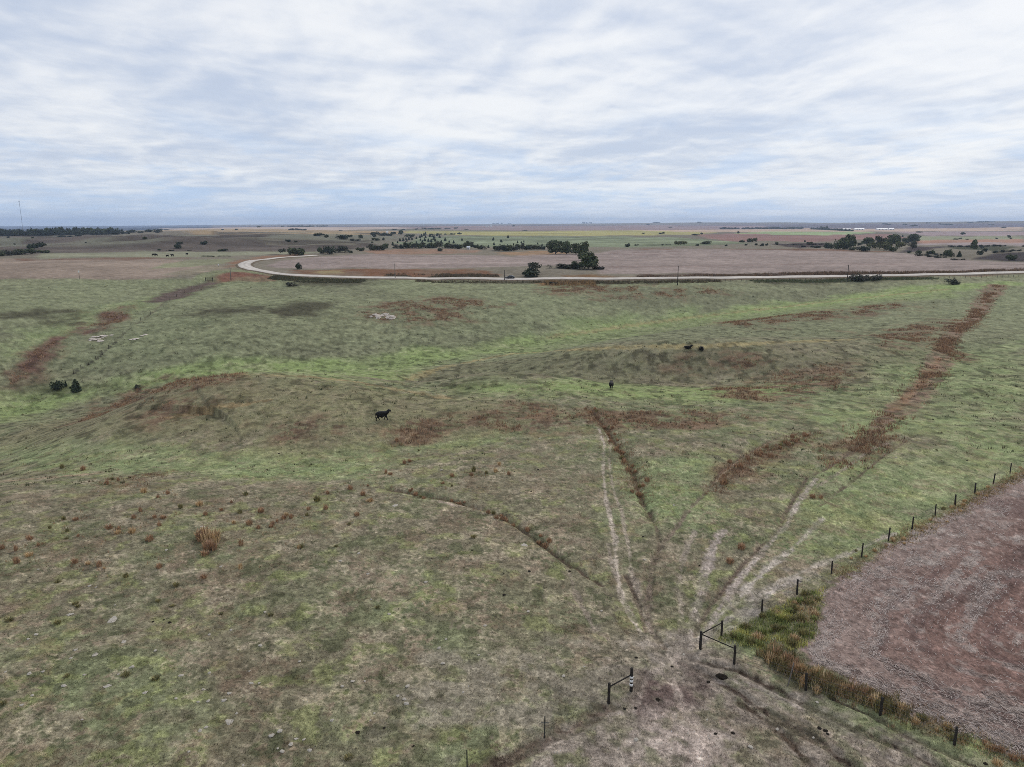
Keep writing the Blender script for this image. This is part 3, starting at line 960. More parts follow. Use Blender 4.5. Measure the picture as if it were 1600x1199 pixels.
# furrowed relief in the stubble and a little mound under each rust tuft area
st_ = gcls == 1
GZ[st_] += (fbm(GX[st_], GY[st_], 0.5, 2, 160) - 0.5) * 0.10
nearv = (np.hypot(GX, GY) < 320) & (np.abs(AZ.ravel()) < 0.76)
for p, (_, w, c, k) in zip(W_TRACK, TRACKS):
    dpt = 0.05 if sum(c) > 330 else 0.16
    GZ[nearv] -= dpt * line_mask(GX[nearv], GY[nearv], p, w * 1.3)
verts = np.column_stack([GX, GY, GZ])
ii, jj = np.meshgrid(np.arange(nr - 1), np.arange(na), indexing="ij")
j2 = (jj + 1) % na
quads = np.stack([ii * na + jj, ii * na + j2, (ii + 1) * na + j2, (ii + 1) * na + jj], -1).reshape(-1, 4)[:, ::-1]
fcls = gcls[quads[:, 0]]
GN = {0: ("pasture", M_GROUND), 1: ("stubble_field", M_SOIL), 2: ("harvested_field", M_FARLAND), 3: ("farmland", M_FARLAND)}
for k, (nm, mt) in GN.items():
    q = quads[fcls == k]
    used = np.unique(q)
    remap = np.full(len(verts), -1, np.int64)
    remap[used] = np.arange(len(used))
    me = new_mesh(nm, verts[used], remap[q], 4, [mt], True, gcol[used])
    tag(link(nm, me), kind="structure")


def at(px, py):
    X, Y, t = cast([px], [py])
    return Vector((float(X[0]), float(Y[0]), float(ground_z(X, Y)[0]))), float(t[0])


print("T", round(time.time() - T0, 1))
# ================================================================== gravel road on its low bank
def build_road():
    p = np.array(ROAD_XY)
    # resample and smooth
    d = np.concatenate([[0], np.cumsum(np.hypot(*np.diff(p, axis=0).T))])
    s = np.arange(0, d[-1], 6.0)
    q = np.column_stack([np.interp(s, d, p[:, 0]), np.interp(s, d, p[:, 1])])
    for _ in range(4):
        q[1:-1] = (q[:-2] + 2 * q[1:-1] + q[2:]) / 4
    tg = np.gradient(q, axis=0)
    tg /= np.linalg.norm(tg, axis=1)[:, None]
    nm = np.column_stack([-tg[:, 1], tg[:, 0]])
    offs = [-7.0, -3.7, -3.3, -1.3, 0, 1.3, 3.3, 3.7, 7.0]
    lift = [-0.5, 0.38, 0.46, 0.53, 0.55, 0.53, 0.46, 0.38, -0.5]
    zc = terrain(q[:, 0], q[:, 1])
    V = []
    for o, l in zip(offs, lift):
        e = q + nm * o
        z = np.maximum(terrain(e[:, 0], e[:, 1]), zc - 0.2) if abs(o) < 6 else terrain(e[:, 0], e[:, 1])
        V.append(np.column_stack([e, z + l]))
    V = np.stack(V, 1)
    n, m = V.shape[:2]
    idx = np.arange(n * m).reshape(n, m)
    Q = np.stack([idx[:-1, :-1], idx[1:, :-1], idx[1:, 1:], idx[:-1, 1:]], -1)
    mi = np.zeros(Q.shape[:2], int)
    mi[:, 0] = mi[:, -1] = 1
    lane = np.array([0.30, 0.40, 0.47, 0.62, 0.50, 0.62, 0.47, 0.40, 0.30])
    wear = 0.85 + 0.3 * fbm(V[:, :, 0].ravel(), V[:, :, 1].ravel(), 30, 3, 330)
    tint = (np.tile(lane, n) * wear)[:, None] * np.array([1.0, 0.90, 0.79])[None, :]
    me = new_mesh("gravel_road", V.reshape(-1, 3), Q.reshape(-1, 4), 4, [M_GRAVEL, M_VERGE], True, tint, mi.ravel())
    tag(link("gravel_road", me), kind="structure")
    return q, zc


M_VERGE = plain_mat("road_verge", tuple(C(104, 92, 76)), 1.0, 0.05, nscale=0.8, namt=0.3)
road_q, road_z = build_road()

print("T", round(time.time() - T0, 1))
# ================================================================== grass tufts
def tuft_arrays(rng, nblade, spread, height, lean, width, seg=2):
    """blades of a tuft, unit-sized; returns verts (n,3), tris (m,3), blade id per vertex"""
    V, T, B = [], [], []
    for i in range(nblade):
        a = rng.uniform(0, 2 * math.pi)
        r0 = spread * math.sqrt(rng.uniform(0, 1))
        bx, by = r0 * math.cos(a), r0 * math.sin(a)
        h = height * rng.uniform(0.55, 1.0) * (1 - 0.45 * (r0 / spread) ** 2)
        ln = lean * rng.uniform(0.3, 1.0)
        dx, dy = math.cos(a + rng.uniform(-.6, .6)), math.sin(a + rng.uniform(-.6, .6))
        px, py = -dy, dx
        w = width * rng.uniform(0.7, 1.3)
        k = len(V)
        if seg == 1:
            V += [(bx - px * w, by - py * w, 0), (bx + px * w, by + py * w, 0), (bx + dx * ln, by + dy * ln, h)]
            T += [(k, k + 1, k + 2)]
            B += [i] * 3
        else:
            mx, my = bx + dx * ln * 0.35, by + dy * ln * 0.35
            V += [(bx - px * w * .6, by - py * w * .6, 0), (bx + px * w * .6, by + py * w * .6, 0),
                  (mx - px * w, my - py * w, h * .6), (mx + px * w, my + py * w, h * .6), (bx + dx * ln, by + dy * ln, h)]
            T += [(k, k + 1, k + 3), (k, k + 3, k + 2), (k + 2, k + 3, k + 4)]
            B += [i] * 5
    return np.array(V), np.array(T), np.array(B)


def tuft_mesh(name, rng, cols, nblade, spread, height, lean, width):
    V, T, B = tuft_arrays(rng, nblade, spread, height, lean, width)
    pal = np.array([C(*c) for c in cols])
    bc = 1.65 * pal[rng.integers(0, len(pal), nblade)] * rng.uniform(0.7, 1.3, (nblade, 1))
    return new_mesh(name, V, T, 3, [M_BLADE], False, bc[B])


RUSTC = [(130, 103, 80), (108, 87, 70), (148, 121, 94), (122, 98, 76), (136, 107, 83)]
OLIVEC = [(112, 106, 70), (92, 90, 60), (126, 114, 78), (82, 78, 54)]
TANC = [(164, 142, 108), (146, 122, 90), (176, 156, 124), (132, 108, 78)]
GREENC = [(108, 113, 68), (94, 101, 60), (126, 126, 78), (84, 90, 54)]
YELC = [(156, 148, 88), (142, 138, 82), (168, 156, 102), (124, 126, 74)]
ORANGC = [(158, 136, 102), (144, 122, 92), (172, 150, 118), (128, 108, 84)]
RNG_T = np.random.default_rng(5)
TUFTS = {}
for nm, cols in (("rust", RUSTC), ("olive", OLIVEC), ("tan", TANC), ("green", GREENC), ("yellow", YELC), ("orange", ORANGC)):
    TUFTS[nm] = [tuft_mesh(nm + "_tuft", RNG_T, cols, 110, 0.30, 1.0, 0.26, 0.022) for _ in range(4)]


def put_tuft(kind, x, y, h, w, label, group, name="grass_tuft"):
    o = link(name, random.choice(TUFTS[kind]))
    z = float(ground_z(x, y)[0])
    o.location = (x, y, z - 0.03)
    o.rotation_euler = (random.uniform(-.08, .08), random.uniform(-.08, .08), random.uniform(0, 6.28))
    o.scale = (w, w * random.uniform(.85, 1.15), h)
    tag(o, label, "grass tuft", group)
    return o


def put_px(kind, px, py, h, w, label, group, name="grass_tuft"):
    p, _ = at(px, py)
    return put_tuft(kind, p.x, p.y, h, w, label, group, name)


# tufts one can pick out on the left pasture (pixels read off the photograph)
left_tufts = [(46, 843), (78, 826), (45, 869), (60, 853), (3, 858), (25, 861), (26, 880), (118, 813), (100, 812), (122, 839), (105, 831), (117, 880),
              (138, 882), (163, 889), (155, 885), (234, 845), (186, 829), (184, 834), (206, 833), (209, 810), (220, 800), (255, 810), (242, 809),
              (170, 826), (249, 822), (225, 770), (262, 772), (247, 778), (282, 794), (312, 790), (321, 805), (346, 798), (390, 820), (375, 802), (362, 786),
              (384, 774), (377, 852), (375, 889), (318, 904), (249, 887), (197, 902), (320, 868), (365, 818), (408, 800), (433, 816), (426, 820), (443, 811),
              (447, 806), (424, 824), (404, 826), (455, 810), (482, 797), (480, 806), (509, 796), (495, 783), (512, 772), (547, 765), (567, 774), (580, 783),
              (558, 806), (578, 784), (467, 857), (692, 756), (706, 760), (707, 745), (737, 743), (740, 737), (760, 740), (774, 738), (780, 727), (795, 742),
              (610, 742), (603, 740), (632, 725), (640, 722), (654, 705), (620, 690), (575, 760), (185, 752), (175, 750), (167, 757), (130, 735), (97, 732)]
for px, py in left_tufts:
    k = random.choice(["rust", "rust", "rust", "olive", "tan"])
    s = random.uniform(0.8, 1.25)
    s *= random.uniform(0.75, 1.2)
    put_px(k, px, py, 0.66 * s * random.uniform(.7, 1.25), 0.72 * s * random.uniform(.75, 1.4), "tuft of rusty bluestem grass standing on the grazed left slope", "rusty grass tufts on the left slope")
olive_tufts = [(15, 970), (104, 842), (118, 944), (91, 910), (247, 940), (197, 1056), (105, 1057), (243, 1062), (5, 1100), (275, 915), (122, 948),
               (590, 950), (423, 962), (470, 855), (525, 854), (545, 820), (545, 1185), (740, 840), (270, 948), (90, 974), (345, 960)]
for px, py in olive_tufts:
    s = random.uniform(0.7, 1.15)
    put_px("olive", px, py, 0.36 * s, 0.8 * s, "low olive green grass clump on the near grey pasture", "olive grass clumps on the near pasture")
# the large bush of dry grass
for i, (dx, dy, h, w) in enumerate([(0, 0, 1.55, 1.5), (-9, -6, 1.3, 1.2), (9, -3, 1.45, 1.3), (2, 8, 1.0, 1.1), (-3, -12, 1.2, 1.1), (8, 9, 0.8, 0.9)]):
    lab = ["big rusty dry grass clump at the centre of the left pasture", "rusty grass clump at the left side of the big clump",
           "rusty grass clump at the right side of the big clump", "rusty grass clump in front of the big clump",
           "rusty grass clump behind the big dry clump", "small rusty grass clump at the front right of the big clump"][i]
    put_px("orange" if i % 2 == 0 else "rust", 324 + dx * 1.15, 850 + dy, h * 1.25, w * 1.35, lab, "big dry clump on the left pasture")
for px, py, w, lab in [(1270, 778, 1.0, "rusty grass clump beside the right hand wheel track"), (1282, 779, 0.9, "rusty grass clump right of its twin beside the wheel track"),
                       (1140, 880, 1.1, "rust brown grass clump between the two worn tracks"), (1158, 858, 1.2, "dark rusty grass patch between the worn tracks"),
                       (1210, 1027, 1.5, "reddish round weed at the fence corner beside the stubble")]:
    put_px("rust", px, py, 0.7 * w, 0.95 * w, lab, None)

# thin dry growth round the tufts of the left pasture
_tx, _ty, _ = cast([q[0] for q in left_tufts], [q[1] for q in left_tufts])

# tufts that fill the rust coloured strips (nearest ones as things, the rest as one mass)
def sample_poly(poly, n, rng):
    a = np.array(poly)
    x = rng.uniform(a[:, 0].min(), a[:, 0].max(), n * 4)
    y = rng.uniform(a[:, 1].min(), a[:, 1].max(), n * 4)
    m = inside(x, y, poly)
    return x[m][:n], y[m][:n]


def along(line, n, half, rng):
    p = np.array(line)
    d = np.concatenate([[0], np.cumsum(np.hypot(*np.diff(p, axis=0).T))])
    s = rng.uniform(0, d[-1], n)
    x, y = np.interp(s, d, p[:, 0]), np.interp(s, d, p[:, 1])
    return x + rng.normal(0, half, n), y + rng.normal(0, half, n)


def px_line(pix, step=20):
    X, Y, _ = cast(*np.array(densify(pix, step)).T)
    return list(zip(X.tolist(), Y.tolist()))


rng = np.random.default_rng(21)
STRIPS = [([(612, 762), (660, 778), (720, 786), (800, 815), (850, 855)], 22, 0.5, "rust", 0.55, "rusty grass tuft lining the dark eroded gully", "rusty tufts along the gully"),
          ([(925, 642), (950, 676), (975, 715), (990, 745), (1002, 782)], 32, 0.8, "rust", 0.7, "rust brown grass tuft on the ditch beside the pale wheel tracks", "rusty tufts along the ditch"),
          ([(1122, 765), (1150, 735), (1190, 708), (1268, 680)], 32, 0.8, "rust", 0.7, "rust brown grass tuft along the short diagonal washout", "rusty tufts along the diagonal washout"),
          ([(1345, 875), (1388, 853), (1440, 824), (1500, 792), (1560, 760), (1610, 732)], 34, 0.5, "tan", 0.45, "straw coloured grass tuft along the fence above the stubble", "straw tufts along the field fence")]
for pix, n, half, kind, sz, lab, grp in STRIPS:
    X, Y = along(px_line(pix), n, half, rng)
    for x, y in zip(X, Y):
        s = rng.uniform(0.6, 1.25) * sz
        put_tuft(kind if rng.uniform() < 0.85 else "olive", float(x), float(y), s, s * 1.25, lab, grp)
# tall growth at the fence corner and along the lower fence
corner = world_poly([(1122, 1000), (1150, 985), (1190, 962), (1250, 932), (1288, 918), (1280, 960), (1272, 990), (1262, 1008), (1225, 1020), (1160, 1010)])
X, Y = sample_poly(corner, 42, rng)
for x, y in zip(X, Y):
    k = rng.choice(["green", "green", "green", "yellow", "olive", "olive", "orange"])
    s = rng.uniform(0.35, 0.8)
    put_tuft(str(k), float(x), float(y), s, s * 1.5, {"green": "lush green weed clump in the fence corner", "yellow": "yellow weed clump in the fence corner",
             "orange": "orange dry grass clump in the fence corner", "olive": "dull olive weed clump in the fence corner"}[str(k)], "weeds in the fence corner")
X, Y = along(px_line([(1215, 1035), (1250, 1056), (1300, 1075), (1350, 1092), (1400, 1112)]), 38, 0.5, rng)
for x, y in zip(X, Y):
    k = rng.choice(["orange", "olive", "olive", "tan", "rust"])
    s = rng.uniform(0.6, 1.15)
    put_tuft(str(k), float(x), float(y), s, s * 0.95, "tall orange brown grass tuft between lower fence and stubble", "tall grass along the lower fence")
X, Y = along(px_line([(1405, 1112), (1460, 1135), (1520, 1160), (1600, 1190)]), 14, 0.45, rng)
for x, y in zip(X, Y):
    s = rng.uniform(0.3, 0.6)
    put_tuft(str(rng.choice(["tan", "olive", "tan", "rust"])), float(x), float(y), s, s * 1.4, "low dry grass tuft between lower fence and stubble edge", "low tufts along the lower fence")


def mass(name, X, Y, heights, spread, cols, nb, rng, width=0.03, label=None, seg=1, lean=0.4):
    """many small tufts in one mesh, each blade a triangle"""
    n = len(X)
    nbl = n * nb
    bx = np.repeat(X, nb) + rng.normal(0, 1, nbl) * np.repeat(spread * np.ones(n), nb)
    by = np.repeat(Y, nb) + rng.normal(0, 1, nbl) * np.repeat(spread * np.ones(n), nb)
    bz = ground_z(bx, by) - 0.03
    a = rng.uniform(0, 2 * math.pi, nbl)
    h = np.repeat(heights, nb) * rng.uniform(0.5, 1.1, nbl)
    ln = h * lean * rng.uniform(0.2, 1.3, nbl)
    w = (np.repeat(np.asarray(width) * np.ones(n), nb)) * rng.uniform(.7, 1.4, nbl)
    pa = rng.uniform(0, 2 * math.pi, nbl)
    V = np.empty((nbl, 3, 3))
    V[:, 0] = np.column_stack([bx - np.cos(pa) * w, by - np.sin(pa) * w, bz])
    V[:, 1] = np.column_stack([bx + np.cos(pa) * w, by + np.sin(pa) * w, bz])
    V[:, 2] = np.column_stack([bx + np.cos(a) * ln, by + np.sin(a) * ln, bz + h])
    c = np.minimum(1.35 * np.repeat(cols, nb, 0) * rng.uniform(0.72, 1.3, (nbl, 1)), 0.7)
    c = np.repeat(c, 3, 0)
    me = new_mesh(name, V.reshape(-1, 3), np.arange(nbl * 3), 3, [M_BLADE], False, c)
    o = link(name, me)
    tag(o, label, None, None, "stuff")
    return o


# short pasture grass: blades take the colour of the sward they grow from
def scatter_px(n, y0, y1, rng, x0=-60, x1=1660):
    px, py = rng.uniform(x0, x1, n), rng.uniform(y0, y1, n)
    X, Y, t = cast(px, py)
    return X, Y, t


rng = np.random.default_rng(31)
X, Y, t = scatter_px(105000, 600, 1230, rng)
c, cl, rw, gw = land(X, Y)
keep = (cl == 0)
X, Y, t, c, rw = X[keep], Y[keep], t[keep], c[keep], rw[keep]
pick = rng.uniform(0, 1, len(X))
dk = pick < 0.22
c[dk] *= 0.58
c[(pick > 0.8)] *= 1.35
mass("pasture_grass", X, Y, 0.06 + 0.13 * rng.uniform(0, 1, len(X)) ** 2, 0.09 + 0.0006 * t, c, 4, rng, 0.014 + 0.00022 * t, "short grazed grass covering the pasture")
# growth between the clumps: fence corner, fence lines, gully and ditches
def fill(name, X, Y, hs, sp, palette, nb, label):
    pl = np.array([C(*q) for q in palette])
    mass(name, X, Y, hs, sp, pl[rng.integers(0, len(pl), len(X))], nb, rng, 0.022, label)


X, Y = sample_poly(corner, 900, rng)
yl = fbm(X, Y, 2.5, 2, 300)
kp = yl > 0
pl = np.where((yl > 0.52)[:, None], np.array([C(*q) for q in YELC])[rng.integers(0, 4, len(X))], np.array([C(*q) for q in GREENC])[rng.integers(0, 4, len(X))])
og = fbm(X, Y, 2.0, 2, 301) > 0.68
pl[og] = np.array([C(*q) for q in ORANGC])[rng.integers(0, 4, int(og.sum()))]
mass("corner_weeds", X, Y, 0.14 + 0.36 * fbm(X, Y, 1.8, 2, 302), 0.14, pl * 1.3, 9, rng, 0.022, "rank green and yellow weeds filling the fence corner")
X, Y = along(px_line([(1205, 1025), (1250, 1054), (1300, 1074), (1350, 1092), (1405, 1113)]), 900, 0.55, rng)
fill("fence_line_grass", X, Y, 0.25 + 0.75 * fbm(X, Y, 2.4, 2, 303), 0.12, ORANGC + OLIVEC + OLIVEC + RUSTC[:2], 9, "tall dry orange grass along the lower fence")
X, Y = along(px_line([(1400, 1112), (1460, 1135), (1520, 1160), (1640, 1206)]), 420, 0.6, rng)
fill("fence_line_stubble_grass", X, Y, 0.10 + 0.3 * fbm(X, Y, 2.0, 2, 304), 0.14, TANC + OLIVEC, 8, "low dry grass along the lower fence end")
X, Y = along(px_line([(1300, 902), (1345, 878), (1388, 855), (1440, 826), (1500, 794), (1560, 762), (1640, 716)]), 1500, 0.5, rng)
fill("fence_line_straw", X, Y, 0.06 + 0.34 * fbm(X, Y, 5.0, 2, 305), 0.16, TANC + OLIVEC[2:], 7, "straw coloured grass along the field fence")
for pix, n_, half, hh in (([(605, 762), (660, 778), (720, 786), (800, 815), (860, 862)], 120, .45, .3), ([(922, 638), (950, 676), (975, 715), (990, 745), (1003, 785)], 480, .9, .45),
                          ([(1118, 770), (1150, 735), (1190, 708), (1272, 678)], 460, .9, .45), ([(1275, 705), (1330, 695), (1400, 684)], 200, 1.0, .4), ([(150, 752), (230, 745), (260, 738)], 120, 1.2, .35)):
    X, Y = along(px_line(pix), n_, half, rng)
    fill("ditch_grass", X, Y, hh * rng.uniform(.4, 1.1, len(X)), 0.2, RUSTC + [(96, 76, 60)], 8, "rust brown grass following an eroded ditch")
rep_ = np.repeat(np.arange(len(_tx)), 9)
X, Y = _tx[rep_] + rng.normal(0, 1.1, len(rep_)), _ty[rep_] + rng.normal(0, 1.3, len(rep_))
fill("thin_bluestem", X, Y, rng.uniform(.1, .42, len(X)), 0.12, RUSTC + OLIVEC[:2] + TANC[:2], 6, "thin dry grass between the rusty tufts of the left slope")
# dry rust grass of the farther patches
XX, YY = [], []
for p in W_RUST:
    a = np.array(p)
    area = 0.5 * abs(np.dot(a[:, 0], np.roll(a[:, 1], 1)) - np.dot(a[:, 1], np.roll(a[:, 0], 1)))
    x, y = sample_poly(p, int(min(3600, area * 2.0)), rng)
    XX.append(x)
    YY.append(y)
x, y = along(W_RUSTROAD, 7000, 1.5, rng)
XX.append(x)
YY.append(y)
XX, YY = np.concatenate(XX), np.concatenate(YY)
rr = np.hypot(XX, YY)
kp = (fbm(XX, YY, 5, 3, 103) > rng.uniform(0.42, 0.66, len(XX))) & (rr < 520)
XX, YY, rr = XX[kp], YY[kp], rr[kp]
pal = np.array([C(*q) for q in RUSTC + [(150, 124, 98), (92, 74, 60)]])
mass("dry_bluestem", XX, YY, rng.uniform(0.25, 0.75, len(XX)), 0.16 + 0.0004 * rr, pal[rng.integers(0, len(pal), len(XX))], 6, rng, 0.03 + 0.00012 * rr,
     "rust brown dry grass covering the slope patches")
# tall weeds on the verges of the gravel road
def verge(name, px0, px1, o0, o1, n_, h0, h1, palette, label):
    ok = np.arange(len(road_q))
    near_leg = ok <= int(np.argmin(road_q[:, 0] / road_q[:, 1]))
    q = road_q[near_leg]
    pxs = 800 + F * q[:, 0] / (q[:, 1] * CP + 5.0)
    q = q[(pxs > px0) & (pxs < px1)]
    d = np.concatenate([[0], np.cumsum(np.hypot(*np.diff(q, axis=0).T))])
    u = rng.uniform(0, d[-1], n_)
    X = np.interp(u, d, q[:, 0])
    Y = np.interp(u, d, q[:, 1]) + rng.uniform(o0, o1, n_)
    m = fbm(X, Y, 14, 3, 320) > rng.uniform(.2, .6, n_)
    X, Y = X[m], Y[m]
    pl = np.array([C(*c_) for c_ in palette])
    mass(name, X, Y, rng.uniform(h0, h1, len(X)) * (0.4 + 1.2 * fbm(X, Y, 20, 2, 321)), 0.35, pl[rng.integers(0, len(pl), len(X))], 8, rng, 0.09, label)


verge("verge_weeds", 985, 1720, 6, 13, 3600, 0.6, 1.35, [(100, 84, 70), (112, 92, 76), (90, 78, 66), (120, 98, 78)], "tall dark brown weeds on the far verge of the road")
verge("verge_weeds", 590, 790, 6, 16, 1500, 0.5, 1.2, [(92, 82, 68), (104, 86, 70), (84, 78, 60)], "dark weeds between the road and the red strip")
verge("verge_weeds", 1150, 1460, -16, -7, 2000, 0.4, 0.9, [(80, 88, 62), (92, 94, 68), (76, 78, 58)], "dark green weeds in the near ditch of the road")
verge("verge_weeds", 640, 1130, -14, -7, 1700, 0.4, 0.9, [(84, 74, 58), (98, 84, 66), (76, 74, 56)], "dark mixed weeds along the near verge of the road")
verge("verge_weeds", 430, 595, -22, -7, 2400, 0.4, 1.1, [(74, 76, 56), (84, 82, 62), (68, 68, 52), (92, 84, 66)], "dark grassy ditch below the road bend")
verge("verge_weeds", 838, 930, -20, -8, 900, 0.6, 1.3, [(128, 104, 74), (112, 92, 70), (140, 116, 84)], "orange brown grass bank under the roadside shrub")
# scattered dark tufts over the middle distance
X, Y, t = scatter_px(8500, 446, 760, rng)
c, cl, rw, gw = land(X, Y)
kp = (cl == 0) & (fbm(X, Y, 30, 3, 77) > rng.uniform(.3, .62, len(X)))
X, Y, t = X[kp], Y[kp], t[kp]
pal = np.array([C(*q) for q in [(66, 66, 48), (86, 78, 58), (72, 76, 54), (150, 140, 108)]])
mass("rangeland_weeds", X, Y, 0.12 + 0.4 * rng.uniform(0, 1, len(X)) ** 2.5, 0.14 + 0.0006 * t, pal[rng.integers(0, 4, len(X))], 7, rng, 0.03 + 0.0002 * t, "scattered dark weeds on the far pasture")

# corn residue on the near stubble field
def residue():
    rng = np.random.default_rng(41)
    px, py = rng.uniform(1240, 1680, 70000), rng.uniform(720, 1240, 70000)
    X, Y, t = cast(px, py)
    s = poly_sd(X, Y, W_STUB)
    al = np.arctan2(Y - 62, X - 70) * 30
    n5 = fbm(X, Y, 5, 3, 103)
    st = fbm(s + (n5 - 0.5) * 1.2, al * 0.22, 0.9, 4, 150) * 0.6 + fbm(s, al * 0.12, 2.6, 4, 151) * 0.2 + fbm(X, Y, 0.8, 3, 152) * 0.2 + 0.12 * sstep(9, 0, s)
    st = st - 0.13 * (1 - sstep(0.38, 0.62, fbm(X, Y, 9, 3, 157))) * sstep(1, 6, s)
    kp = (s > 0.1) & ((st > rng.uniform(0.45, 0.66, len(X))) | (rng.uniform(0, 1, len(X)) < 0.07))
    X, Y = X[kp], Y[kp]
    n = len(X)
    a = rng.uniform(0, 2 * math.pi, n)
    # most stalks lie along the pass of the combine
    e = 0.5
    sx = (poly_sd(X + e, Y, W_STUB) - poly_sd(X - e, Y, W_STUB))
    sy = (poly_sd(X, Y + e, W_STUB) - poly_sd(X, Y - e, W_STUB))
    a = np.where(rng.uniform(0, 1, n) < 0.6, np.arctan2(sx, -sy) + rng.normal(0, 0.35, n), a)
    ln = rng.uniform(0.05, 0.20, n)
    w = rng.uniform(0.008, 0.020, n)
    z = ground_z(X, Y) + rng.uniform(0.02, 0.07, n)
    tl = rng.normal(0, 0.22, n)
    dx, dy = np.cos(a), np.sin(a)
    V = np.empty((n, 4, 3))
    for k, (u, v) in enumerate(((-1, -1), (1, -1), (1, 1), (-1, 1))):
        V[:, k] = np.column_stack([X + dx * ln * u - dy * w * v, Y + dy * ln * u + dx * w * v, z + tl * ln * u + 0.006 * v])
    c = C(172, 158, 149)[None, :] * rng.uniform(0.6, 1.3, (n, 1))
    me = new_mesh("corn_residue", V.reshape(-1, 3), np.arange(n * 4), 4, [M_BLADE], False, np.repeat(c, 4, 0))
    tag(link("corn_residue", me), "pale corn stalk residue littering the harvested soil", None, None, "stuff")


residue()

print("T", round(time.time() - T0, 1))
# ================================================================== solids
def add_box(bm, c, s, rot=None, bev=0.0):
    r = bmesh.ops.create_cube(bm, size=1.0)
    vs = r["verts"]
    M = Matrix.Translation(Vector(c)) @ (rot.to_4x4() if rot else Matrix()) @ Matrix.Diagonal((*s, 1))
    bmesh.ops.transform(bm, matrix=M, verts=vs)
    if bev:
        es = list({e for v in vs for e in v.link_edges})
        bmesh.ops.bevel(bm, geom=es, offset=bev, segments=1, affect="EDGES")
    return vs


def add_tube(bm, p0, p1, r0, r1=None, n=8, cap=True):
    p0, p1 = Vector(p0), Vector(p1)
    r1 = r0 if r1 is None else r1
    d = p1 - p0
    q = d.to_track_quat("Z", "Y").to_matrix().to_4x4()
    r = bmesh.ops.create_cone(bm, cap_ends=cap, segments=n, radius1=r0, radius2=r1, depth=d.length)
    bmesh.ops.transform(bm, matrix=Matrix.Translation((p0 + p1) / 2) @ q, verts=r["verts"])


def bm_obj(name, bm, mats, parent=None, smooth=False, loc=None):
    me = bpy.data.meshes.new(name)
    if smooth:
        for f in bm.faces:
            f.smooth = True
    bm.to_mesh(me)
    bm.free()
    for m in (mats if isinstance(mats, (list, tuple)) else [mats]):
        me.materials.append(m)
    return link(name, me, parent, loc)


def thing(name, loc, label, cat, group=None, rz=0.0):
    o = link(name, None, None, loc)
    o.rotation_euler = (0, 0, rz)
    return tag(o, label, cat, group)


def post_bm(h, r, lean=(0, 0), n=8, seed=0):
    """a rough round post with a chamfered top, sunk 0.3 m"""
    rr = random.Random(seed)
    bm = bmesh.new()
    rings = []
    for z, k in ((-0.3, 1.05), (0.0, 1.04), (h * .35, .98), (h * .7, 1.0), (h - 0.02, .93), (h, .78)):
        ring = []
        for i in range(n):
            a = 2 * math.pi * i / n
            q = r * k * rr.uniform(.9, 1.1)
            ring.append(bm.verts.new((q * math.cos(a) + lean[0] * max(z, 0), q * math.sin(a) + lean[1] * max(z, 0), z)))
        rings.append(ring)
    for A, B in zip(rings[:-1], rings[1:]):
        for i in range(n):
            bm.faces.new((A[i], A[(i + 1) % n], B[(i + 1) % n], B[i]))
    bm.faces.new(rings[-1])
    return bm


# ---------------------------------------------------------------- the near fences
def px_pts(lst):
    return [at(a, b)[0] for a, b in lst]


def wire_run(parent, P, heights, sag=0.02, r=0.009):
    for h in heights:
        bm = bmesh.new()
        for a, b in zip(P[:-1], P[1:]):
            m = (a + b) / 2 - Vector((0, 0, sag))
            up_ = Vector((0, 0, h))
            add_tube(bm, a + up_, m + up_, r, n=4, cap=False)
            add_tube(bm, m + up_, b + up_, r, n=4, cap=False)
        o = bm_obj("wire", bm, M_WIRE)
        o.parent = parent
        o.matrix_parent_inverse = Matrix.Translation(-parent.location)


def fence(name, pix, label, hs, r, arms=(), skip_first=True, heights=(0.35, 0.65, 0.95, 1.2)):
    P = px_pts(pix)
    root = thing(name, P[0], label, "fence")
    for i, p in enumerate(P):
        if i == 0 and skip_first:
            continue
        ln = (random.uniform(-.05, .05), random.uniform(-.05, .05))
        o = bm_obj("fence_post", post_bm(hs * random.uniform(.93, 1.06), r * random.uniform(.85, 1.15), ln, 8, i), M_WOOD, root, True)
        o.location = p - P[0]
        if i in arms:
            bm = bmesh.new()
            add_box(bm, (0.16, 0, hs * 0.93), (0.42, 0.06, 0.06), None, 0.01)
            bm_obj("arm", bm, M_WOOD, o)
    wire_run(root, P, heights)
    return root


upper_px = [(1127, 995), (1190, 960), (1245, 929), (1299, 897), (1346, 870), (1388, 846), (1425, 827), (1461, 806), (1492, 790), (1523, 771), (1552, 756),
            (1578, 740), (1608, 724), (1640, 706)]
fence("wire_fence", upper_px, "wire fence on dark wooden posts climbing beside the stubble field", 1.32, 0.075, arms=(2, 6, 10))
lower_px = [(1147, 1037), (1259, 1079), (1375, 1117), (1491, 1165), (1640, 1224)]
lf = fence("wire_fence", lower_px, "wire fence on dark posts descending below the stubble field", 1.34, 0.085)
p0 = at(1231, 1072)[0]
o = bm_obj("leaning_stay", post_bm(1.75, 0.04, (0.17, 0.03), 7, 99), M_WOODG, lf, True)
o.location = p0 - lf.location
o["label"] = "pale thin leaning stay"

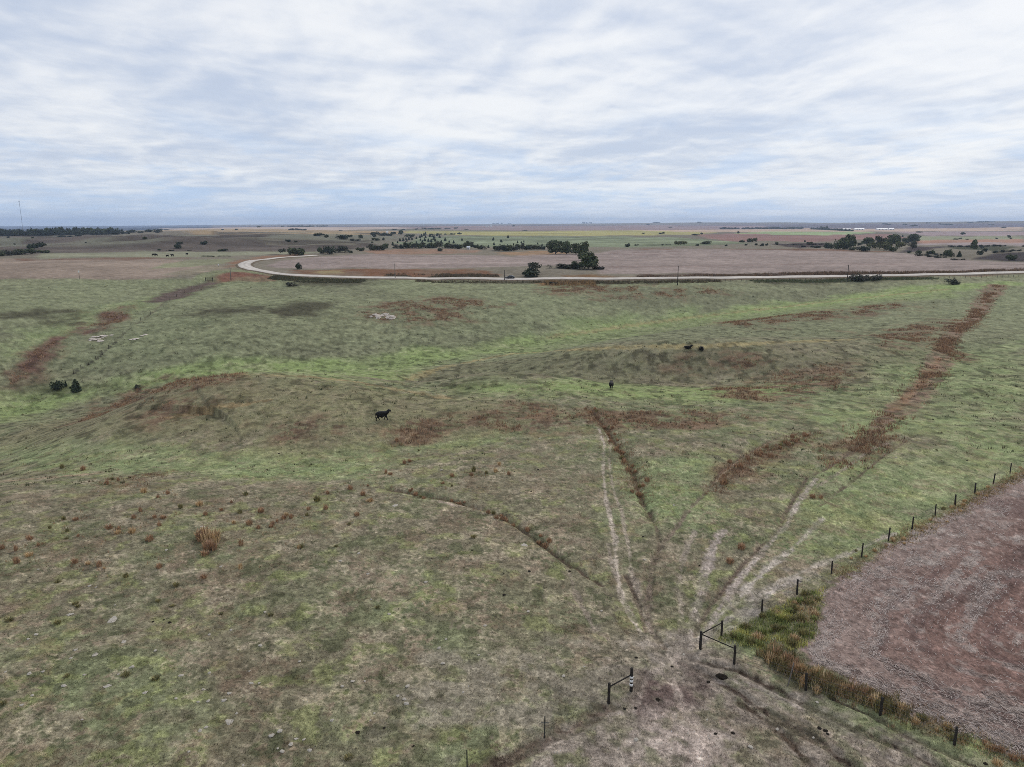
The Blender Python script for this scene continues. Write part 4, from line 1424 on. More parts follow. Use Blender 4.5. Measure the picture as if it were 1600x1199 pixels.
# corner brace: three posts, two rails
CP_, BP_, DP_ = px_pts([(1094, 1015), (1127, 995), (1147, 1037)])
root = thing("corner_brace", CP_, "dark wooden corner brace of three posts beside the open gateway", "fence brace")
for p, r, h in ((CP_, 0.105, 1.5), (BP_, 0.085, 1.36), (DP_, 0.088, 1.45)):
    o = bm_obj("post", post_bm(h, r, (0, 0), 10, int(p.x * 10)), M_WOOD, root, True)
    o.location = p - CP_
for p in (BP_, DP_):
    bm = bmesh.new()
    q = p - CP_
    dq = q.normalized()
    add_tube(bm, dq * 0.10 + Vector((0, 0, 1.28)), q - dq * 0.06 + Vector((0, 0, 1.2)), 0.045, 0.04, 8)
    bm_obj("rail", bm, M_WOOD, root, True)
    bm = bmesh.new()
    add_tube(bm, dq * 0.1 + Vector((0, 0, 0.25)), q - dq * 0.06 + Vector((0, 0, 1.1)), 0.008, n=5)
    bm_obj("brace_wire", bm, M_WIRE, root)

# gate brace with the banded post
G0, G1 = px_pts([(986, 1080), (951, 1099)])
root = thing("gate_brace", G0, "gateway brace with a white banded black post and lower dark post", "fence brace")
gp = bm_obj("banded_post", post_bm(1.75, 0.105, (0, 0), 12, 4), M_WOOD, root, True)
for z in (0.50, 0.79, 1.06):
    bm = bmesh.new()
    add_tube(bm, (0, 0, z - .085), (0, 0, z + .085), 0.124, 0.122, 14)
    bm_obj("white_band", bm, M_WHITE, gp, True)
q = G1 - G0
o = bm_obj("post", post_bm(1.5, 0.095, (0, 0), 9, 8), M_WOOD, root, True)
o.location = q
bm = bmesh.new()
dq = q.normalized()
add_tube(bm, dq * 0.09 + Vector((0, 0, 1.25)), q - dq * 0.08 + Vector((0, 0, 1.22)), 0.05, 0.045, 8)
bm_obj("rail", bm, M_WOOD, root, True)

# low left fence of steel posts
P = px_pts([(951, 1099), (851, 1154), (730, 1208), (600, 1262)])
root = thing("steel_post_fence", P[0], "wire fence on thin steel posts running down from the gateway", "fence")
for i, p in enumerate(P[1:]):
    bm = bmesh.new()
    add_box(bm, (0, 0, 0.6), (0.07, 0.02, 1.9))
    add_box(bm, (0, 0.03, 0.6), (0.02, 0.045, 1.9))
    o = bm_obj("steel_post", bm, M_STEEL, root)
    o.location = p - P[0]
    if i == 0:
        bm = bmesh.new()
        add_box(bm, (0, -.03, 1.12), (0.5, 0.04, 0.05), None, .008)
        bm_obj("crossbar", bm, M_STEEL, o)
wire_run(root, P, (0.4, 0.8, 1.1), r=0.005)

# ---------------------------------------------------------------- stones and dung
def rock_mesh(seed, mat, flat=0.5, name="stone"):
    rr = random.Random(seed)
    bm = bmesh.new()
    bmesh.ops.create_icosphere(bm, subdivisions=2, radius=0.5)
    off = Vector((rr.uniform(0, 90), rr.uniform(0, 90), 0))
    from mathutils import noise as mn
    for v in bm.verts:
        k = 1 + 0.55 * mn.noise(v.co * 2.2 + off) + 0.2 * mn.noise(v.co * 5 + off)
        v.co *= k
        v.co.z *= flat
    me = bpy.data.meshes.new(name)
    bm.to_mesh(me)
    bm.free()
    me.materials.append(mat)
    return me


STONES = [rock_mesh(i, M_STONE, 0.55) for i in range(5)]
stone_px = [(100, 1072), (51, 1087), (34, 1102), (128, 1125), (227, 1083), (318, 1078), (310, 1097), (275, 1092), (325, 1096), (350, 1095), (358, 1084), (322, 1137),
            (313, 1142), (393, 1068), (380, 1196), (390, 1049), (327, 1052), (283, 1056), (295, 1175), (185, 1054), (243, 1017), (118, 1016), (111, 1029), (57, 992),
            (44, 999), (67, 1050), (9, 1050), (46, 1053), (132, 1055), (206, 1043), (370, 1115), (372, 1016), (327, 992), (361, 985), (468, 1034), (407, 1009),
            (414, 957), (608, 960), (580, 937), (535, 1073), (570, 1065), (551, 1065), (622, 1088), (635, 1100), (632, 1093), (519, 1126), (585, 1115), (579, 1126),
            (463, 1155), (475, 1156), (454, 1164), (434, 1170), (441, 1175), (484, 1173), (437, 1143), (424, 1150), (405, 1068), (748, 1024), (758, 978), (697, 999),
            (686, 1013), (692, 1037), (637, 1073), (724, 1082), (665, 910), (575, 897), (560, 865), (532, 877), (913, 1042), (881, 1057), (940, 955), (825, 956),
            (1105, 1125), (1068, 1023), (1277, 1098), (1214, 1140), (1271, 1153), (994, 1156), (1173, 1168), (1007, 875), (1053, 790), (843, 686), (806, 685),
            (800, 700), (1400, 715), (154, 768), (314, 757), (180, 946), (150, 918), (60, 890), (345, 886), (140, 916), (260, 860), (690, 735), (1310, 1050)]
for px, py in stone_px:
    p, t = at(px, py)
    o = link("stone", random.choice(STONES))
    s = random.uniform(0.14, 0.30)
    o.location = p + Vector((0, 0, s * 0.1))
    o.rotation_euler = (0, 0, random.uniform(0, 6.28))
    o.scale = (s * 1.25, s, s * random.uniform(.7, 1.1))
    tag(o, "small pale limestone lying on the grazed pasture", "stone", "pale stones strewn over the pasture")
for px, py, s, lab in [(177, 968, 1.15, "largest pale limestone slab flush with the grey left pasture"), (110, 960, .7, "pale limestone patch left of the largest slab"),
                       (193, 1003, .55, "pale limestone below the largest slab"), (617, 790, .9, "pale flat stone beside the start of the gully"), (820, 852, .9, "pale stone beside the gully's lower end"),
                       (148, 1023, .6, "buff flat stone on the lower left pasture"), (168, 1072, .6, "pale flat stone between two olive clumps"), (358, 1128, .75, "pale flat slab in the lower left pasture"),
                       (316, 823, .7, "white stone at the top of the big dry clump")]:
    p, t = at(px, py)
    o = link("stone", random.choice(STONES), None, p)
    s *= .62
    o.scale = (s * 1.4, s, s * .3)
    o.rotation_euler = (0, 0, random.uniform(0, 6))
    tag(o, lab, "stone")
DUNGS = [rock_mesh(50 + i, M_DUNG, 0.3, "dung_pat") for i in range(4)]
for px, py in [(265, 973), (256, 969), (239, 972), (559, 1145), (600, 1138), (646, 1166), (752, 833), (738, 860), (787, 897), (788, 930), (623, 952),
               (994, 1028), (1050, 1042), (1028, 1094), (1107, 1066), (993, 1107), (1290, 1142), (1293, 1147), (1280, 1138), (1540, 1194), (976, 1108), (1118, 1147), (804, 737), (841, 734), (830, 768), (1005, 839), (1093, 884),
               (890, 893), (827, 893), (1230, 766), (1511, 720), (1406, 729), (436, 709), (1145, 1146)]:
    p, t = at(px, py)
    o = link("dung_pat", random.choice(DUNGS))
    s = random.uniform(0.14, 0.28)
    o.location = p + Vector((0, 0, 0.02))
    o.rotation_euler = (0, 0, random.uniform(0, 6.28))
    o.scale = (s * 1.1, s, s)
    tag(o, "dark cow pat lying on the grazed ground", "cow pat", "cow pats on the pasture")
p, t = at(1128, 1058)
o = link("dung_pat", DUNGS[1], None, p)
o.scale = (0.75, 0.55, 0.9)
tag(o, "largest dark heap beside the gateway's worn ground", "cow pat")


def outcrop(px, py, wpx, hpx, label, seed):
    """a bank where pale chalk breaks the turf: ledge blocks in one rugged sheet"""
    p, t = at(px, py)
    w = wpx * t / F
    rr = random.Random(seed)
    root = thing("chalk_outcrop", p, label, "rock outcrop")
    n = int(max(6, wpx / 2.2))
    for i in range(n):
        me = rock_mesh(seed * 31 + i, M_CHALK, 0.6, "rock")
        o = link("rock", me, root)
        u = (i + 0.5) / n - 0.5
        s = w / n * rr.uniform(2.2, 3.6)
        hh = hpx * t / F * rr.uniform(.6, 1.1) * (1 - 1.2 * u * u)
        q = Vector((p.x + u * w * .85, p.y + rr.uniform(-3.0, 3.0), 0))
        q.z = float(ground_z(q.x, q.y)[0])
        o.location = q - p
        o.scale = (s, s * rr.uniform(.8, 1.6), hh * 1.4)
        o.rotation_euler = (0, 0, rr.uniform(0, 6))


outcrop(598, 495, 44, 6.5, "pale chalk bank breaking the rusty slope below the road", 3)
outcrop(155, 529, 34, 4, "pale chalk ledge on the left slope beside the fence line", 5)
outcrop(216, 527, 16, 2.5, "small broken chalk ledge right of the left ledge", 8)

# ---------------------------------------------------------------- cattle
def skin_mesh(verts, edges, radii, name, mat, sub=2):
    me = bpy.data.meshes.new("tmp")
    me.from_pydata(verts, edges, [])
    ob = bpy.data.objects.new("tmp", me)
    COL.objects.link(ob)
    sk = ob.modifiers.new("s", "SKIN")
    sk.use_smooth_shade = True
    for i, r in enumerate(radii):
        me.skin_vertices[0].data[i].radius = r if isinstance(r, tuple) else (r, r)
    me.skin_vertices[0].data[0].use_root = True
    su = ob.modifiers.new("u", "SUBSURF")
    su.levels = sub
    dg = bpy.context.evaluated_depsgraph_get()
    m2 = bpy.data.meshes.new_from_object(ob.evaluated_get(dg))
    m2.name = name
    m2.materials.clear()
    m2.materials.append(mat)
    bpy.data.objects.remove(ob)
    return m2


def cow_body(pose):
    V, E, R = [], [], []

    def add(p, r, parent=None):
        V.append(p)
        R.append(r)
        if parent is not None:
            E.append((parent, len(V) - 1))
        return len(V) - 1
    dz = {"stand": 0.0, "walk": 0.0, "lie": -0.62}[pose]
    pel = add((-0.55, 0, 1.08 + dz), (0.33, 0.36))
    bel = add((-0.05, 0, 0.98 + dz), (0.40, 0.42), pel)
    che = add((0.45, 0, 0.98 + dz), (0.38, 0.41), bel)
    wit = add((0.78, 0, 1.13 + dz), (0.29, 0.24), che)
    up_ = 0.22 if pose == "walk" else (0.25 if pose == "lie" else 0.05)
    nk = add((0.96, 0, 1.22 + dz + up_ * .45), (0.27, 0.22), wit)
    pol = add((1.10, 0, 1.30 + dz + up_ * .75), (0.19, 0.17), nk)
    mid_ = add((1.27, 0, 1.24 + dz + up_ * .75), (0.16, 0.14), pol)
    add((1.42, 0, 1.13 + dz + up_ * .75), (0.13, 0.12), mid_)
    rump = add((-0.82, 0, 1.12 + dz), (0.22, 0.20), pel)
    t1 = add((-0.95, 0, 1.10 + dz), (0.05, 0.05), rump)
    t2 = add((-1.01, 0, 0.75 + dz * .7), (0.03, 0.03), t1)
    add((-1.00, 0, max(0.45 + dz, 0.08)), (0.05, 0.05), t2)
    for s in (-1, 1):
        if pose == "lie":
            k = add((0.62, s * 0.26, 0.30), (0.12, 0.12), che)
            k2 = add((0.95, s * 0.32, 0.12), (0.08, 0.08), k)
            add((0.70, s * 0.34, 0.07), (0.06, 0.06), k2)
            k = add((-0.50, s * 0.32, 0.32), (0.20, 0.18), pel)
            k2 = add((-0.10, s * 0.46, 0.14), (0.10, 0.10), k)
            add((-0.45, s * 0.50, 0.08), (0.06, 0.06), k2)
        else:
            f = {"walk": (0.16 if s < 0 else -0.14), "stand": 0.0}[pose]
            b = {"walk": (-0.20 if s < 0 else 0.24), "stand": 0.0}[pose]
            k = add((0.58, s * 0.17, 0.82), (0.14, 0.13), che)
            k2 = add((0.60 + f * .6, s * 0.18, 0.46), (0.080, 0.080), k)
            k3 = add((0.60 + f * 1.2, s * 0.18, 0.14), (0.055, 0.055), k2)
            add((0.63 + f * 1.3, s * 0.18, 0.03), (0.070, 0.070), k3)
            k = add((-0.62, s * 0.18, 0.86), (0.21, 0.17), pel)
            k2 = add((-0.52 + b * .5, s * 0.19, 0.66), (0.12, 0.11), k)
            k3 = add((-0.74 + b, s * 0.19, 0.44), (0.075, 0.075), k2)
            k4 = add((-0.68 + b * 1.2, s * 0.19, 0.13), (0.055, 0.055), k3)
            add((-0.65 + b * 1.25, s * 0.19, 0.03), (0.070, 0.070), k4)
    R = [(a * 1.22, b * 1.22) if a > 0.1 else (a * 1.3, b * 1.3) for a, b in R]
    me = skin_mesh(V, E, R, "body", M_HIDE)
    return me, (1.10, 1.38 + dz + up_ * .75)


COWS = {k: cow_body(k) for k in ("walk", "stand", "lie")}


def cow(px, py, pose, heading, label, group=None, scale=1.0, parts=True):
    p, t = at(px, py)
    me, (hx, hz) = COWS[pose]
    if not parts:
        o = link("cow", me, None, p)
        o.rotation_euler = (0, 0, heading)
        o.scale = (scale,) * 3
        return tag(o, label, "cow", group)
    root = thing("cow", p, label, "cow", group, heading)
    root.scale = (scale,) * 3
    link("body", me, root)
    for s in (-1, 1):
        bm = bmesh.new()
        bmesh.ops.create_uvsphere(bm, u_segments=8, v_segments=5, radius=0.5)
        bmesh.ops.transform(bm, verts=bm.verts, matrix=Matrix.Translation((hx - .02, s * 0.20, hz + .02)) @ Matrix.Rotation(s * .3, 4, "Z") @ Matrix.Diagonal((0.07, 0.24, 0.11, 1)))
        bm_obj("ear", bm, M_HIDE, root, True)
    return root


cow(597, 657, "walk", math.radians(22), "black cow walking right on the near hillside", scale=1.06)
cow(955, 608, "stand", math.radians(80), "black cow standing end on in the green hollow")
cow(1074, 545, "lie", math.radians(5), "black cow lying side on along the tan spur, left of the pair", scale=0.9)
cow(1096, 547, "lie", math.radians(-100), "black cow lying end on along the tan spur, right of the pair", scale=1.0)
for i, (px, py) in enumerate([(240, 400), (244.5, 400.5), (261.5, 402), (269.5, 401), (292, 399)]):
    cow(px, py, "stand", random.uniform(-.5, .5) + (math.pi if i % 2 else 0), "tiny dark cow grazing in the pale far left field", "cattle in the far left field", 1.2, False)

# ---------------------------------------------------------------- car
def build_car():
    p, t = at(797, 436.4)
    zr = float(np.interp(p.x, road_q[::-1, 0][:10 ** 6], road_z[::-1])) if False else None
    k = int(np.argmin((road_q[:, 0] - p.x) ** 2 + (road_q[:, 1] - p.y) ** 2))
    pos = Vector((road_q[k, 0], road_q[k, 1] + 1.0, road_z[k] + 0.545))
    d = road_q[k + 1] - road_q[k - 1]
    rz = math.atan2(d[1], d[0])
    root = thing("car", pos, "dark car driving left along the pale gravel road", "car", None, rz)
    paint = plain_mat("dark_car_paint", (0.012, 0.012, 0.016), 0.25, 0.5)
    glass = plain_mat("car_glass", (0.02, 0.022, 0.025), 0.06, 0.6)
    rub = plain_mat("tyre_rubber", (0.015, 0.015, 0.015), 0.9, 0.2)
    rim = plain_mat("wheel_rim", (0.45, 0.45, 0.46), 0.35, 0.5, 0.8)
    lamp = plain_mat("headlamp_glass", (0.75, 0.76, 0.78), 0.15, 0.6)

    def loft(profile, half):
        bm = bmesh.new()
        L_, R_ = [], []
        for x, z, w in profile:
            L_.append(bm.verts.new((x, half * w, z)))
            R_.append(bm.verts.new((x, -half * w, z)))
        n = len(profile)
        bm.faces.new(L_)
        bm.faces.new(R_[::-1])
        for i in range(n):
            j = (i + 1) % n
            bm.faces.new((L_[j], L_[i], R_[i], R_[j]))
        bmesh.ops.recalc_face_normals(bm, faces=bm.faces)
        bmesh.ops.bevel(bm, geom=bm.edges, offset=0.05, segments=2, affect="EDGES")
        return bm
    # +x is the way it drives
    body = [(2.35, .38, .9), (2.42, .62, .92), (2.25, .82, .96), (1.15, .98, 1), (-1.6, 1.02, 1), (-2.35, .98, .96), (-2.42, .60, .93), (-2.3, .36, .92), (-1.0, .27, .98), (1.2, .27, .98)]
    bm_obj("body", loft(body, .92), paint, root, False)
    cab = [(1.25, 1.0, .93), (0.35, 1.50, .80), (-0.9, 1.55, .80), (-2.05, 1.04, .92)]
    bm_obj("cabin_glass", loft(cab, .86), glass, root, False)
    bm = bmesh.new()
    add_box(bm, (-.28, 0, 1.555), (1.35, 1.32, .05), None, .02)
    bm_obj("roof", bm, paint, root)
    for x in (1.5, -1.45):
        for s in (-1, 1):
            bm = bmesh.new()
            add_tube(bm, (0, -.11, 0), (0, .11, 0), .34, n=20)
            w = bm_obj("wheel", bm, rub, root, False, (x, s * .82, .34))
            bm = bmesh.new()
            add_tube(bm, (0, s * .10, 0), (0, s * .125, 0), .22, .20, n=14)
            bm_obj("rim", bm, rim, w)
    for s in (-1, 1):
        bm = bmesh.new()
        add_box(bm, (2.36, s * .62, .68), (.12, .36, .13), None, .03)
        bm_obj("headlight", bm, lamp, root)
    bm = bmesh.new()
    add_box(bm, (2.42, 0, .52), (.08, 1.0, .16), None, .02)
    bm_obj("grille", bm, rim, root)


build_car()

# ---------------------------------------------------------------- utility poles and markers
M_POLE = plain_mat("weathered_pole_wood", (0.20, 0.175, 0.15), 0.95, 0.1, nscale=4)
M_POLED = plain_mat("dark_pole_wood", (0.055, 0.048, 0.042), 0.95, 0.1, nscale=4)
M_INS = plain_mat("insulator_ceramic", (0.30, 0.30, 0.30), 0.3, 0.5)


def pole(px, py, hpx, label, mat, arm):
    p, t = at(px, py)
    h = hpx * t / F / CP
    root = thing("utility_pole", p, label, "utility pole")
    bm = bmesh.new()
    add_tube(bm, (0, 0, -0.5), (0, 0, h), 0.21, 0.14, 10)
    bm_obj("pole", bm, mat, root, True)
    if arm:
        bm = bmesh.new()
        add_box(bm, (0, -.16, h - .5), (2.2, .12, .14), None, .02)
        a = bm_obj("crossarm", bm, mat, root)
        for x in (-.95, .95):
            bm = bmesh.new()
            add_tube(bm, (x, -.16, h - .43), (x, -.16, h - .2), .05, .04, 8)
            bm_obj("insulator", bm, M_INS, a)
    bm = bmesh.new()
    add_tube(bm, (0, 0, h), (0, 0, h + .28), .05, .03, 8)
    bm_obj("top_insulator", bm, M_INS, root)


pole(617.5, 436, 23, "pale utility pole beside the gravel road, left of the car", M_POLE, False)
pole(788.5, 439, 16, "short dark utility pole just left of the car", M_POLED, False)
pole(1058.5, 446, 29, "slim dark utility pole below the road, right of the big tree", M_POLED, False)
pole(1323.5, 441, 26, "dark utility pole with crossarm beside the low dark thicket", M_POLED, True)
pole(361, 438.5, 21, "pale utility pole on the red bank inside the road bend", M_POLE, False)


def marker(px, py, hpx, label, wsign, name="marker_post"):
    p, t = at(px, py)
    h = hpx * t / F
    root = thing(name, p, label, "marker post")
    bm = bmesh.new()
    add_tube(bm, (0, 0, -.3), (0, 0, h), 0.10, 0.09, 8)
    bm_obj("post", bm, M_POLE, root, True)
    bm = bmesh.new()
    add_box(bm, (0, -.12, h - .5), (wsign, .04, .9), None, .01)
    bm_obj("plate", bm, M_WHITE, root)


marker(124.5, 437, 14, "thin post with white plate at the left field edge", 0.7)
marker(341.5, 417, 4.5, "small white road marker before the gravel bend", 0.6)
p, t = at(327, 440)
root = thing("cattle_gate", p, "small dark livestock gate at the end of the left fence", "gate")
for x in (-1.7, 1.7):
    bm = post_bm(1.9, 0.14, (0, 0), 8, 3)
    bm_obj("post", bm, M_WOOD, root, True, (x, 0, 0))
for z in (0.4, 0.75, 1.1, 1.45, 1.7):
    bm = bmesh.new()
    add_box(bm, (0, 0, z), (3.2, .06, .14), None, .01)
    bm_obj("board", bm, M_WOOD, root)


def small_fence(name, pix, step, label, h, mat):
    X, Y, t = cast(*np.array(densify(pix, step)).T)
    Z = ground_z(X, Y)
    P0 = Vector((X[0], Y[0], Z[0]))
    root = thing(name, P0, label, "fence")
    me = None
    pts = []
    for i in range(len(X)):
        q = Vector((X[i], Y[i], Z[i]))
        pts.append(q)
        if me is None:
            o = bm_obj("fence_post", post_bm(h, 0.075, (0, 0), 6, 2), mat, root, True)
            me = o.data
        else:
            o = link("fence_post", me, root)
        o.location = q - P0
        o.rotation_euler = (random.uniform(-.05, .05), random.uniform(-.05, .05), random.uniform(0, 6))
    wire_run(root, pts, (0.6, 1.1), r=0.012)


small_fence("pasture_fence", [(325, 441), (300, 452), (276, 464), (255, 480), (235, 492), (205, 512), (180, 537), (150, 563), (115, 585)], 13,
            "old wire fence descending the left slope from the small gate", 1.3, M_WOOD)
small_fence("roadside_fence", [(690, 441), (800, 441.5), (900, 441.5), (1000, 441), (1100, 440.5), (1200, 439.5), (1300, 438.5), (1400, 437), (1500, 435), (1600, 433)], 8,
            "thin wire fence along the lower side of the gravel road", 1.25, M_POLED)

print("T", round(time.time() - T0, 1))
# ================================================================== trees
def crown(rng, n, lobes, leaf, cols, squash=1.0):
    """leaf clusters scattered over lobes (x, y, z, rx, rz); unit height"""
    V = np.empty((n, 4, 3))
    lb = np.array(lobes)
    w = lb[:, 3] ** 2 * lb[:, 4]
    k = rng.choice(len(lb), n, p=w / w.sum())
    d = rng.normal(0, 1, (n, 3))
    d /= np.linalg.norm(d, axis=1)[:, None]
    rad = rng.uniform(0.45, 1.0, n) ** 0.6 * (1 + rng.normal(0, 0.10, n))
    c = lb[k, :3] + d * rad[:, None] * np.column_stack([lb[k, 3], lb[k, 3], lb[k, 4]])
    u = rng.normal(0, 1, (n, 3))
    u /= np.linalg.norm(u, axis=1)[:, None]
    v = np.cross(u, d + 0.4 * rng.normal(0, 1, (n, 3)))
    v /= np.linalg.norm(v, axis=1)[:, None] + 1e-9
    s = leaf * rng.uniform(0.6, 1.4, n)[:, None]
    for q, (a, b) in enumerate(((-1, -1), (1, -.8), (.9, 1), (-.8, .9))):
        V[:, q] = c + u * s * a + v * s * b * 0.75
    pal = np.array(cols)
    tone = rng.uniform(0.75, 1.3, len(lb))
    cc = pal[rng.integers(0, len(pal), n)] * tone[k][:, None] * rng.uniform(0.75, 1.3, (n, 1))
    V[:, :, 2] = np.maximum(V[:, :, 2], 0.0)
    return V.reshape(-1, 3), np.repeat(cc, 4, 0)


def limb_mesh(rng, lobes, trunk_h, r):
    bm = bmesh.new()
    add_tube(bm, (0, 0, -0.03), (0, 0, trunk_h), r, r * .75, 7, False)
    for l in lobes:
        add_tube(bm, (0, 0, trunk_h * rng.uniform(.7, 1.0)), (l[0] * .8, l[1] * .8, l[2]), r * .55, r * .15, 5, False)
    return bm


CED = [(.044, .060, .037), (.056, .072, .042), (.034, .046, .030)]
DEC = [(.072, .095, .044), (.092, .108, .050), (.050, .070, .034), (.112, .116, .064)]
GRY = [(.085, .09, .062), (.07, .075, .055), (.10, .10, .075), (.06, .062, .045)]
YEL = [(.11, .115, .045), (.085, .095, .035), (.13, .12, .06)]
BRN = [(.045, .038, .032), (.035, .030, .026), (.06, .048, .038)]
KINDS = {}
trng = np.random.default_rng(77)


def make_kind(key, nvar, fn, cols, n, leaf, trunk):
    out = []
    for v in range(nvar):
        lobes = fn(trng)
        V, c = crown(trng, n, lobes, leaf, cols)
        me = new_mesh(key + "_crown", V, np.arange(len(V)), 4, [M_LEAF], False, c)
        bm = limb_mesh(trng, lobes[:6], trunk, 0.028)
        tm = bpy.data.meshes.new(key + "_trunk")
        bm.to_mesh(tm)
        bm.free()
        tm.materials.append(M_BARK)
        # a joined version for far copies
        n1, nq = len(V), len(V) // 4
        bm = bmesh.new()
        bm.from_mesh(tm)
        bmesh.ops.triangulate(bm, faces=bm.faces)
        tv = np.array([v_.co[:] for v_ in bm.verts])
        bm.verts.index_update()
        tf = np.array([[q.index for q in f.verts] for f in bm.faces])
        bm.free()
        Tq = np.arange(n1).reshape(-1, 4)
        tri = np.concatenate([Tq[:, [0, 1, 2]], Tq[:, [0, 2, 3]], tf + n1])
        bark = np.repeat(np.array([[.06, .05, .04]]), len(tv), 0)
        jm = new_mesh(key + "_tree", np.concatenate([V, tv]), tri, 3, [M_LEAF], False, np.concatenate([c, bark]))
        out.append((me, tm, jm))
    KINDS[key] = out


def lob_round(rng):
    L_ = [(0, 0, .60, .30, .32), (0, 0, .30, .26, .20)]
    for i in range(12):
        a = rng.uniform(0, 6.28)
        d_ = rng.uniform(.18, .36)
        L_.append((d_ * math.cos(a), d_ * math.sin(a), rng.uniform(.20, .80), rng.uniform(.14, .24), rng.uniform(.12, .20)))
    return L_


def lob_cone(rng):
    L_ = []
    for i in range(9):
        z = .10 + .80 * i / 8
        L_.append((rng.normal(0, .03), rng.normal(0, .03), z, max(.05, .34 * (1 - z) + .06) * rng.uniform(.85, 1.1), .12))
    return L_


def lob_bush(rng):
    L_ = []
    for i in range(11):
        a, d_ = rng.uniform(0, 6.28), .42 * math.sqrt(rng.uniform(0, 1))
        L_.append((d_ * math.cos(a), d_ * math.sin(a), rng.uniform(.25, .6), rng.uniform(.15, .26), rng.uniform(.22, .40)))
    return L_


def lob_low(rng):
    L_ = []
    for i in range(18):
        L_.append((rng.uniform(-.42, .42), rng.uniform(-.18, .18), rng.uniform(.2, .5), rng.uniform(.06, .12), rng.uniform(.3, .5)))
    return L_


make_kind("round", 4, lob_round, DEC, 1900, 0.036, 0.30)
make_kind("grey", 3, lob_round, GRY, 900, 0.034, 0.25)
make_kind("yellow", 2, lob_bush, YEL, 700, 0.042, 0.2)
make_kind("cedar", 3, lob_cone, CED, 900, 0.045, 0.12)
make_kind("bush", 3, lob_bush, DEC, 800, 0.045, 0.15)
make_kind("darkbush", 3, lob_bush, CED, 800, 0.045, 0.15)
make_kind("greybush", 3, lob_bush, GRY, 700, 0.042, 0.15)
make_kind("low", 3, lob_low, BRN + CED, 1100, 0.030, 0.1)
make_kind("greenlow", 2, lob_low, DEC, 1000, 0.030, 0.1)

NAMES = {"round": ("tree", "tree"), "grey": ("tree", "tree"), "cedar": ("cedar_tree", "tree"), "yellow": ("shrub", "shrub"), "bush": ("shrub", "shrub"),
         "darkbush": ("shrub", "shrub"), "greybush": ("shrub", "shrub"), "low": ("thicket", "thicket"), "greenlow": ("thicket", "thicket")}


TREE_JOBS = []


def tree(px, py, hpx, wpx, kind, label, group=None):
    TREE_JOBS.append((px, py, hpx, wpx, kind, label, group))


def trees(rows, kind, label, group):
    for r in rows:
        tree(r[0], r[1], r[2], r[3], r[4] if len(r) > 4 else kind, label if len(r) < 6 else r[5], group)


def zz(rows, ox, oy, s, **kw):
    """pixels read off an enlarged crop with corner (ox, oy) and scale s"""
    return [(ox + r[0] / s, oy + r[1] / s, r[2] / s, r[3] / s) + tuple(r[4:]) for r in rows]


# nearer, individually recognisable
tree(868, 397.5, 21, 25, "round", "broad dark tree at the left end of the small grove in the field")
tree(885, 397.5, 19, 22, "round", "round green tree in the middle of the small field grove")
tree(900, 398, 17, 20, "round", "dark tree at the right end of the small field grove")
tree(912, 407, 27, 20, "round", "tall dark tree standing behind the big roadside tree")
tree(919, 421, 26, 33, "round", "biggest roadside tree with spreading dark crown before the grove")
tree(905, 421, 14, 22, "bush", "dark shrub leaning against the left of the biggest tree")
tree(880, 419.5, 8, 48, "low", "long dark thicket left of the biggest roadside tree")
tree(931, 421, 6, 26, "low", "short dark thicket right of the biggest roadside tree")
tree(827, 433.5, 14, 27, "darkbush", "dark roadside shrub just right of the car")
tree(832, 430, 19, 24, "grey", "pale grey green tree behind the dark roadside shrub")
tree(1355, 438.5, 10.5, 48, "low", "wide dark thicket below the road by the crossarm pole")
tree(1487, 444.5, 8, 15, "greybush", "bare grey shrub below the right stretch of road")
tree(1493, 445, 4, 12, "low", "low dark brush right of the bare grey shrub")
tree(466, 421, 9, 9, "darkbush", "small dark shrub inside the road bend")
tree(119, 612, 18, 20, "cedar", "larger round dark cedar in the left hollow")
tree(90, 610, 13, 14, "darkbush", "smaller dark shrub left of the round cedar in the hollow")
tree(103, 604, 8, 4, "cedar", "slim dark sapling between the two dark shrubs")
tree(215, 607, 5, 7, "greybush", "tiny grey shrub at the foot of the rusty crest")
tree(456, 447, 5, 12, "greybush", "grey weedy shrub below the road bend")
tree(862, 445, 5, 20, "low", "dark ditch brush below the roadside shrub")

# cedars dotted over the hillside
ced = [(50, 390), (110, 390), (170, 360), (200, 335), (240, 335), (275, 318), (310, 320), (350, 318), (405, 310), (285, 340), (455, 330), (510, 335), (555, 345),
       (590, 350), (405, 365), (470, 285), (450, 295), (500, 270), (518, 255), (520, 295), (575, 285), (605, 285), (620, 320), (625, 300), (665, 272), (695, 297),
       (765, 335), (815, 355), (870, 365), (715, 360), (975, 330), (1365, 328), (1470, 352), (1375, 385), (1305, 420), (1550, 298), (330, 300), (480, 360), (640, 340), (1460, 345)]
for a, b in ced:
    s = random.uniform(.8, 1.35)
    tree(600 + a / 8, 335 + b / 8, 3.2 * s, 3.4 * s, "cedar", "small dark cedar dotting the green hillside beyond the field", "cedars dotting the far hillside")
for a, b in [(70, 358), (115, 362), (148, 352), (322, 378), (376, 392), (20, 390)]:
    tree(800 + a / 8, 335 + b / 8, 2.8, 2.6, "cedar", "small dark cedar dotting the green hillside beyond the field", "cedars dotting the far hillside")
